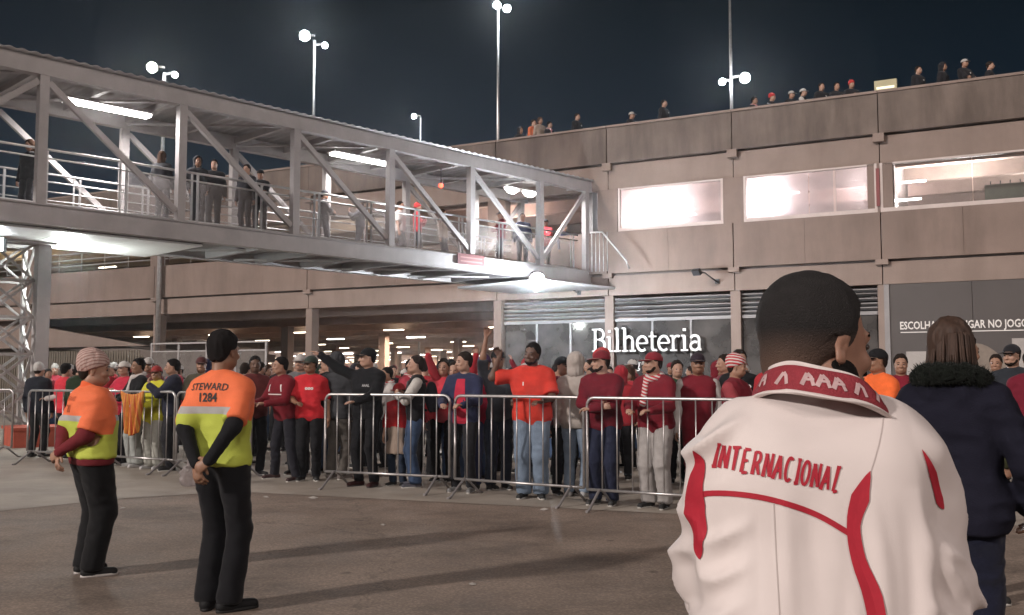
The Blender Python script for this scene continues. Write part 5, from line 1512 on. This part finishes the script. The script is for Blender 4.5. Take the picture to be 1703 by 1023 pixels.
for s in (-1, 1): print_strip(mb, bv, [(.13*s, 1.36), (.15*s, 1.26)], .022, 1, .006, 3)
print_strip(mb, bv, [(-.16, 1.22), (.16, 1.22)], .015, 1, .006, 8); mb.build('white_stripe', M_letter, r_)
P_(425, .55, 140, 1.75, 'person in brown red jacket partly hidden behind the tall steward', top=(.12, .03, .03), hair='short', hair_col='black', pants=BLK, skin=SK[3], arms='rail', head_turn=20)
P_(336, 1.0, 170, 1.76, 'person in brown red peaked cap looking ahead, left of the tall steward', top=(.20, .19, .14), hair='cap', cap=(.09, .03, .03), pants=BLK, skin=SK[1], arms='rail')
P_(288, .45, 248, 1.72, 'dark haired person in navy jacket holding something pale, facing left', top=(.022, .024, .040), hair='short', hair_col='black', pants=(.02, .02, .024), skin=SK[1], arms='phone', loose=.026, shoes=(.03, .03, .03), bulk=1.06)
P_(262, .50, 205, 1.62, 'person in yellow raincoat and red cap with arm on the barrier', top=(.60, .58, .05), hair='cap', cap=(.35, .05, .05), pants=(.40, .40, .36), baggy=.016, skin=SK[1], arms='rail', hem=.72, loose=.030, fold=.010, shoes=(.5, .5, .5), head_turn=-20)
P_(248, 1.1, 170, 1.76, 'person in white fronted cap behind the yellow raincoat', top=(.15, .05, .05), hair='cap', cap=(.45, .42, .40), pants=BLK, skin=SK[1], arms='down')
P_(231, .62, 225, 1.74, 'person in black jacket with a white scarf stripe, right of the white cap', top=(.014, .014, .016), hair='short', hair_col='black', pants=(.36, .38, .36), baggy=.018, skin=SK[2], arms='rail', scarf=(.55, .5, .48), shoes=(.6, .6, .6))
P_(208, .9, 215, 1.70, 'person in white cap and red jersey at the left part of the barrier', top=(.50, .03, .06), hair='cap', cap=(.60, .57, .54), pants=BLK, skin=SK[0], arms='chest')
P_(135, .8, 20, 1.70, 'person in dark green jacket seen from behind, left of the short steward', top=(.018, .032, .016), hair='short', hair_col='black', pants=BLK, skin=SK[1], arms='down', loose=.03)
P_(112, 1.3, 30, 1.68, 'person in pinkish red jacket seen from behind beside the dark green jacket', top=(.62, .04, .06), hair='short', hair_col='black', pants=BLK, skin=SK[1], arms='down')
P_(67, 1.2, 12, 1.68, 'person in white knitted hat and navy black jacket seen from behind next to the pylon', top=(.016, .018, .026), hair='beanie', cap=(.50, .49, .47), pants=(.018, .018, .02), skin=SK[0], arms='down', loose=.028, bulk=1.05, stance=.12)
# flag hung over the rail by the yellow raincoat
d_ = bdepth(225) - .06
fg = empty('hanging_flag', (wx(225, d_), d_, 0), R(-28)); tag(fg, 'orange yellow and red flag hanging over the barrier left of the yellow raincoat', 'flag')
Pg = []; Fg = []
nu, nv = 26, 30
for i in range(nu + 1):
    for j in range(nv + 1):
        u = i/nu; v = j/nv; wdt = .52*(1 - .45*v)
        Pg.append(((u - .5)*wdt, -.035 + .035*math.sin(u*19 + v*2)*min(1, v*3 + .2), 1.21 - v*.62 - .06*math.sin(u*3.1)))
for i in range(nu):
    for j in range(nv):
        a = i*(nv+1) + j; Fg.append((a, a+nv+1, a+nv+2, a+1))
fm = npmesh('flag_cloth', np.array(Pg), np.array(Fg)); fo = link('flag_cloth', fm, fg, M_jersey_check); sd = fo.modifiers.new('thick', 'SOLIDIFY'); sd.thickness = .004

# --- right side of the picture
def Q_(px, d, heading, H, label, **sp): return person((wx(px, d), d, 0), heading, H, sp, label, detail=1)
Q_(1458, 9.6, 250, 1.69, 'steward in orange shirt and black cap facing left behind the white jacket man', top=(.90, .17, .045), sleeves='short', sleeve_col='under', sleeve_rgb=(.02, .02, .022), hair='cap', cap=(.014, .014, .016), skin=SK[2], pants=BLK, arms='chest', bulk=1.12, head_turn=10, top_name='steward_shirt')
Q_(1497, 11.5, 200, 1.68, 'person in dark red jacket just right of the orange steward', top=(.20, .015, .03), hair='short', skin=SK[1], pants=BLK)
Q_(1682, 11.0, 235, 1.78, 'person in dark grey jacket and dark cap standing at the right edge', top=(.030, .034, .042), hair='cap', cap=(.02, .02, .024), skin=SK[0], pants=(.012, .012, .014), arms='down', shoes=(.02, .02, .02), bulk=1.05, stance=.14, beard=True)
Q_(1714, 10.6, 200, 1.70, 'person in dark red top cut off by the right edge', top=(.16, .015, .03), hair='short', skin=SK[1], pants=BLK)
Q_(1655, 13.5, 215, 1.72, 'person in dark brown jacket between the navy coat woman and the grey jacket', top=(.06, .03, .03), hair='short', skin=SK[1], pants=BLK)
Q_(1600, 6.2, 75, 1.70, 'person in olive jacket just behind the navy coat woman', top=(.06, .065, .03), hair='short', hair_col='dark', skin=SK[1], pants=BLK, arms='pocket')
Q_(1292, 10.9, 190, 1.74, 'person in red jacket whose head shows left of the white jacket collar', top=(.40, .03, .04), hair='short', skin=SK[0], pants=BLK)

# --- crowd templates, copied with their own colours
TPL = []
specs = [dict(top=RED, hair='short', arms='down', pants=BLK), dict(top=DRED, hair='cap', arms='fold', pants=BLK, cap=(.3, .03, .03)), dict(top=BLK, hair='hood', cap_mat=cloth(BLK), arms='pocket', pants=BLK),
         dict(top=RED, hair='beanie', arms='chest', pants=NAVY), dict(top=GREY, hair='long', arms='down', pants=JEANS, fem=True, bulk=.92, hair_col='brown'), dict(top=DRED, hair='cap_back', arms='phone', pants=BLK, bulk=1.12),
         dict(top=NAVY, hair='short', arms='up', pants=JEANS), dict(top=WHT, hair='short', arms='down', sleeves='short', pants=LJEANS, bulk=1.05), dict(top=BLK, hair='short', hair_col='black', arms='fold', scarf=M_scarf_rw, pants=BLK, hoodback=True), dict(top=RED, sleeve_col='sep', sleeve_rgb=WHT, hair='cap', cap=(.5, .48, .46), arms='rail', pants=JEANS, bulk=1.08)]
KINDS_ = ['bare headed', 'capped, arms folded', 'hooded', 'in a knitted hat', 'long haired', 'in backward cap with phone', 'with an arm raised', 'in short sleeves', 'in striped scarf', 'capped with white sleeves']
for i, s in enumerate(specs):
    s = dict(s); s['seed'] = i*13 + 2; s['skin'] = SK[i % 3]
    r_, J_, jo_ = person((0, 0, 0), 180, 1.74, s, 'template', detail=0)
    if i in (0, 1, 3, 9): print_text(jo_, 'O', -.07, 1.30, .055, M_letter, side=1, name='badge', parent=r_, bold=.004)
    TPL.append([r_, False])
def place(t, pos, heading, H, label, cat='person', group=None, colors=None):
    root, used = TPL[t]
    if used: c = copy_tree(root)
    else: c = root; TPL[t][1] = True
    c.location = pos; c.rotation_euler = (0, 0, -R(heading)); s = H/1.75; c.scale = (s, s, s)
    tag(c, label, 'person', group)
    if colors:
        for ch in c.children:
            nm = ch.name.split('.')[0]
            if nm in colors and ch.data.materials:
                ch.material_slots[0].link = 'OBJECT'; ch.material_slots[0].material = colors[nm]
    return c
CN = [('red', cloth((.33, .025, .035)), 18), ('dark red', cloth(DRED), 16), ('black', cloth(BLK), 30), ('navy', cloth(NAVY), 8), ('pinkish red', cloth((.42, .05, .075)), 7), ('grey', cloth(GREY), 7), ('white', cloth((.52, .49, .47)), 6), ('dark green', cloth((.02, .045, .025)), 3)]
rc = random.Random(21)
def pickc():
    r = rc.uniform(0, sum(c[2] for c in CN)); 
    for c in CN:
        r -= c[2]
        if r <= 0: return c
    return CN[0]
COLS = [(60, 130, 'left edge by the pylon'), (130, 200, 'behind the short steward'), (200, 300, 'behind the yellow raincoat'), (300, 440, 'behind the tall steward'), (440, 540, 'behind the red tracksuit'),
        (540, 640, 'behind the pointing man'), (640, 740, 'behind the backpack'), (740, 850, 'behind the navy jacket'), (850, 960, 'behind the bright red shirt'), (960, 1110, 'under the ticket sign'), (1110, 1280, 'right of the ticket sign')]
def colname(px):
    for a, b, n in COLS:
        if a <= px < b: return n
    return 'at the far right'
USED = set()
def crowd_place(px, d, H=None, zone='', grp='people in the crowd behind the barriers'):
    t = rc.choice([0, 0, 1, 1, 2, 3, 4, 5, 7, 8, 8, 9, 9] + ([6] if rc.random() < .35 else [])); cn, cm, _ = pickc(); pc = rc.choice([('black', cloth(BLK)), ('blue', cloth(JEANS)), ('dark', cloth((.03, .03, .035)))])
    H = H or rc.uniform(1.54, 1.74); hd = rc.choice([180, 200, 160, 230, 140, 20, 300, 250]) + rc.uniform(-15, 15)
    lb = 'person %s in %s top, %s, %s' % (KINDS_[t], cn, zone, colname(px))
    while lb in USED:
        t = rc.choice([0, 1, 2, 3, 4, 5, 7, 8, 9]); cn, cm, _ = pickc(); lb = 'person %s in %s top, %s, %s' % (KINDS_[t], cn, zone, colname(px))
    USED.add(lb)
    cols = {'jacket': cm, 'shirt': cm, 'trousers': pc[1]}
    if t in (1, 5): cc_ = rc.choice([cloth((.30, .03, .03)), cloth((.015, .015, .016)), cloth((.45, .43, .41)), cloth((.18, .02, .03))]); cols['cap'] = cc_
    if t == 3: cols['beanie'] = rc.choice([cloth((.5, .05, .05)), cloth((.45, .43, .41)), cloth((.03, .03, .04))])
    if t == 2: cols['hood'] = cm
    place(t, (wx(px, d), d, 0), hd, H, lb, colors=cols, group=grp)
for row, (d0, zone, stepx) in enumerate(((1.7, 'second row', 46), (3.2, 'third row', 44), (5.2, 'fourth row', 40), (8.0, 'far back', 36), (11.5, 'rear', 34))):
    px = 60 + row*11
    while px < 1240:
        d = bdepth(px) + d0 + rc.uniform(-.5, .5)
        if rc.random() < (.80 if row > 1 else .42) and d < 28: crowd_place(px, d, zone=zone)
        px += stepx*rc.uniform(.7, 1.3)*(1 if px > 200 else 1.1)
for px in (548, 575, 598, 620, 645, 668, 700, 716, 742, 765, 790, 812): # deep in the garage
    crowd_place(px, rc.uniform(29, 38), zone='deep in the garage')

# --- people on the walkway
WK = [(38, -1.9, 200, 6, 'dark', 'at the far left of the walkway, cut by the edge', 1.75), (262, -.55, 10, 4, 'dark', 'leaning on the far rail left of the second post'), (322, -.55, 150, 2, 'dark', 'right of the second post looking down'),
      (350, -.6, 170, 0, 'dark', 'beside the hooded person on the walkway'), (405, -.6, 200, 0, 'dark', 'behind the third diagonal of the walkway'), (428, -.7, 170, 1, 'dark', 'left of the third post'),
      (537, -2.2, 80, 1, 'dark', 'walking right of the third post'), (597, -2.1, 260, 5, 'dark', 'walking behind the fourth diagonal'), (664, -2.1, 100, 7, 'white', 'in white near the fourth post'), (693, -1.6, 90, 3, 'red', 'in red right of the fourth post'),
      (735, -2.2, 110, 4, 'beige', 'in beige left of the fifth post'), (833, -.6, 250, 1, 'dark red', 'in dark red between the fifth and sixth posts'), (869, -.9, 180, 0, 'navy', 'in navy left of the sixth post'), (908, -1.0, 200, 1, 'red', 'in red right of the sixth post'), (940, -.9, 150, 0, 'navy', 'lower figure by the end of the walkway')]
wc = {'dark': cloth((.02, .02, .024)), 'white': cloth((.5, .47, .45)), 'red': cloth((.5, .04, .05)), 'beige': cloth((.32, .25, .2)), 'dark red': cloth(DRED), 'navy': cloth(NAVY)}
for w in WK:
    px, o_, hd, t, c, where = w[:6]; H = w[6] if len(w) > 6 else rc.uniform(1.66, 1.8)
    if t == 6: t = 4
    place(t, wlocal(s_at(px, o_), o_, DK - .02), hd, H, 'person %s' % where if 'walkway' in where else 'person %s on the walkway' % where, group='people on the elevated walkway', colors={'jacket': wc[c], 'shirt': wc[c], 'trousers': cloth((.03, .03, .035)), 'hood': wc[c], 'cap': wc['dark']})
# --- people looking over the roof parapet
RF = [(866, 'in dark top at the left end of the parapet', 2, .0), (888, 'in orange top close together with another', 0, .2), (899, 'in pale top, the right one of a close pair', 4, .25), (962, 'leaning alone left of the lamp pole', 0, .2), (1054, 'bending over the parapet midway', 1, .0),
      (1109, 'standing taller left of the roof lamps', 0, .25), (1292, 'first right of the roof lamps', 3, -.02), (1325, 'second right of the roof lamps, arm out', 1, -.02), (1376, 'third right of the roof lamps', 0, .1), (1427, 'left of the yellow box', 3, .05),
      (1541, 'first right of the yellow box', 0, .2), (1583, 'second right of the yellow box', 2, .2), (1620, 'rightmost on the roof', 1, .22), (1262, 'just right of the roof lamps, low behind the coping', 8, -.05), (1345, 'between the arm out one and the next', 9, .0), (1402, 'midway towards the yellow box', 0, .05), (1663, 'far right, half hidden', 0, .05), (915, 'right of the close pair', 8, .05)]
for px, where, t, dz in RF:
    y = .55; u = u_at(px, y); c = wc['beige'] if px == 899 else (cloth((.6, .16, .07)) if px == 888 else wc['dark'])
    place(t, blocal(u, y, 8.50 - .12 + dz), 180 - 28 + rc.uniform(-30, 30), 1.70, 'person on the roof %s' % where, group='people looking over the roof parapet', colors={'jacket': c, 'hood': c})
for t, (root, used) in enumerate(TPL):
    if not used: place(t, (wx(600 + 20*t, 31), 31, 0), 180, 1.74, 'person %s deep in the garage among the rear crowd' % KINDS_[t], group='people in the crowd behind the barriers')
yb = empty('roof_sign_box', blocal(u_at(1485, .2), .2, 9.53), BROT); tag(yb, 'small pale yellow lamp box standing on the roof parapet', 'lamp')
MB().span((-.30, -.10, .04), (.30, .12, .36)).build('box_body', mat('yellow_box', (.5, .46, .28), .5), yb)
MB().span((-.24, -.112, .10), (.24, -.102, .17)).build('box_slot', mat('slot_glow', (.6, .6, .5), .5, emit=(1, .95, .7), estr=.9, var=0), yb)
MB().span((-.2, -.05, 0), (.2, .05, .04)).build('box_foot', M_dark_metal, yb)

# ---------------------------------------------------------------- small things on the ground
M_paper = mat('paper_scrap', (.40, .37, .34), .8, var=.1, vscale=30)
for (px, py, s, lb) in ((786, 812, .035, 'small white paper scrap in front of the barrier gap'), (787, 966, .03, 'tiny pale speck of litter low in the middle'), (212, 843, .04, 'bit of litter on the ground right of the short steward'), (525, 826, .05, 'paper scrap under the barrier with the pointing man'),
                        (448, 560+265, .04, 'crumpled wrapper on the ground right of the tall steward'), (905, 770+75, .045, 'white bit of paper near the foot of the barrier'), (640, 870, .03, 'tiny paper crumb on open asphalt')):
    d = EYE*FPX/(py - HORIZON); o = empty('litter', (wx(px, d), d, .004)); tag(o, lb, 'litter', 'litter scraps on the asphalt')
    rr = random.Random(px); m = MB(); n = 7; base = []
    for i in range(n): a = 2*math.pi*i/n; base.append(Vector((math.cos(a)*s*rr.uniform(.6, 1.3), math.sin(a)*s*rr.uniform(.6, 1.3), rr.uniform(0, .01))))
    m.v = base + [Vector((0, 0, s*.45))] + [v + Vector((0, 0, -.003)) for v in base]
    for i in range(n): m.f.append([i, (i+1) % n, n]); m.smooth.append(False); m.f.append([n+1+i, n+1+(i+1) % n, (i+1) % n, i]); m.smooth.append(False)
    m.build('scrap', M_paper, o)
# clear plastic bag by the tall steward
d = 12.6; pb = empty('plastic_bag', (wx(322, d), d, .01)); tag(pb, 'crumpled translucent plastic bag on the ground left of the tall steward', 'bag')
Pq, Fq = surface([ell((0, 0, .12), (.14, .10, .14), None), ell((.03, 0, .30), (.07, .05, .14), None)], .016, (), .016); Pq = folds(Pq, Fq, .028, 6, (17, 17, 17))
link('bag_film', npmesh('bag', Pq, Fq), pb, MATS['frosted_film'])


# ---------------------------------------------------------------- smoke and night haze over the forecourt
hz = MB().span((-240, -100, -1), (160, 230, 50)).mesh('haze')
mh = bpy.data.materials.new('haze_air'); mh.use_nodes = True; mh.node_tree.nodes.clear()
vo = mh.node_tree.nodes.new('ShaderNodeVolumePrincipled'); oo = mh.node_tree.nodes.new('ShaderNodeOutputMaterial')
vo.inputs['Density'].default_value = .0012; vo.inputs['Color'].default_value = (.9, .92, .95, 1); vo.inputs['Anisotropy'].default_value = .86
mh.node_tree.links.new(vo.outputs[0], oo.inputs['Volume'])
tag(link('haze', hz, None, mh), kind='stuff')
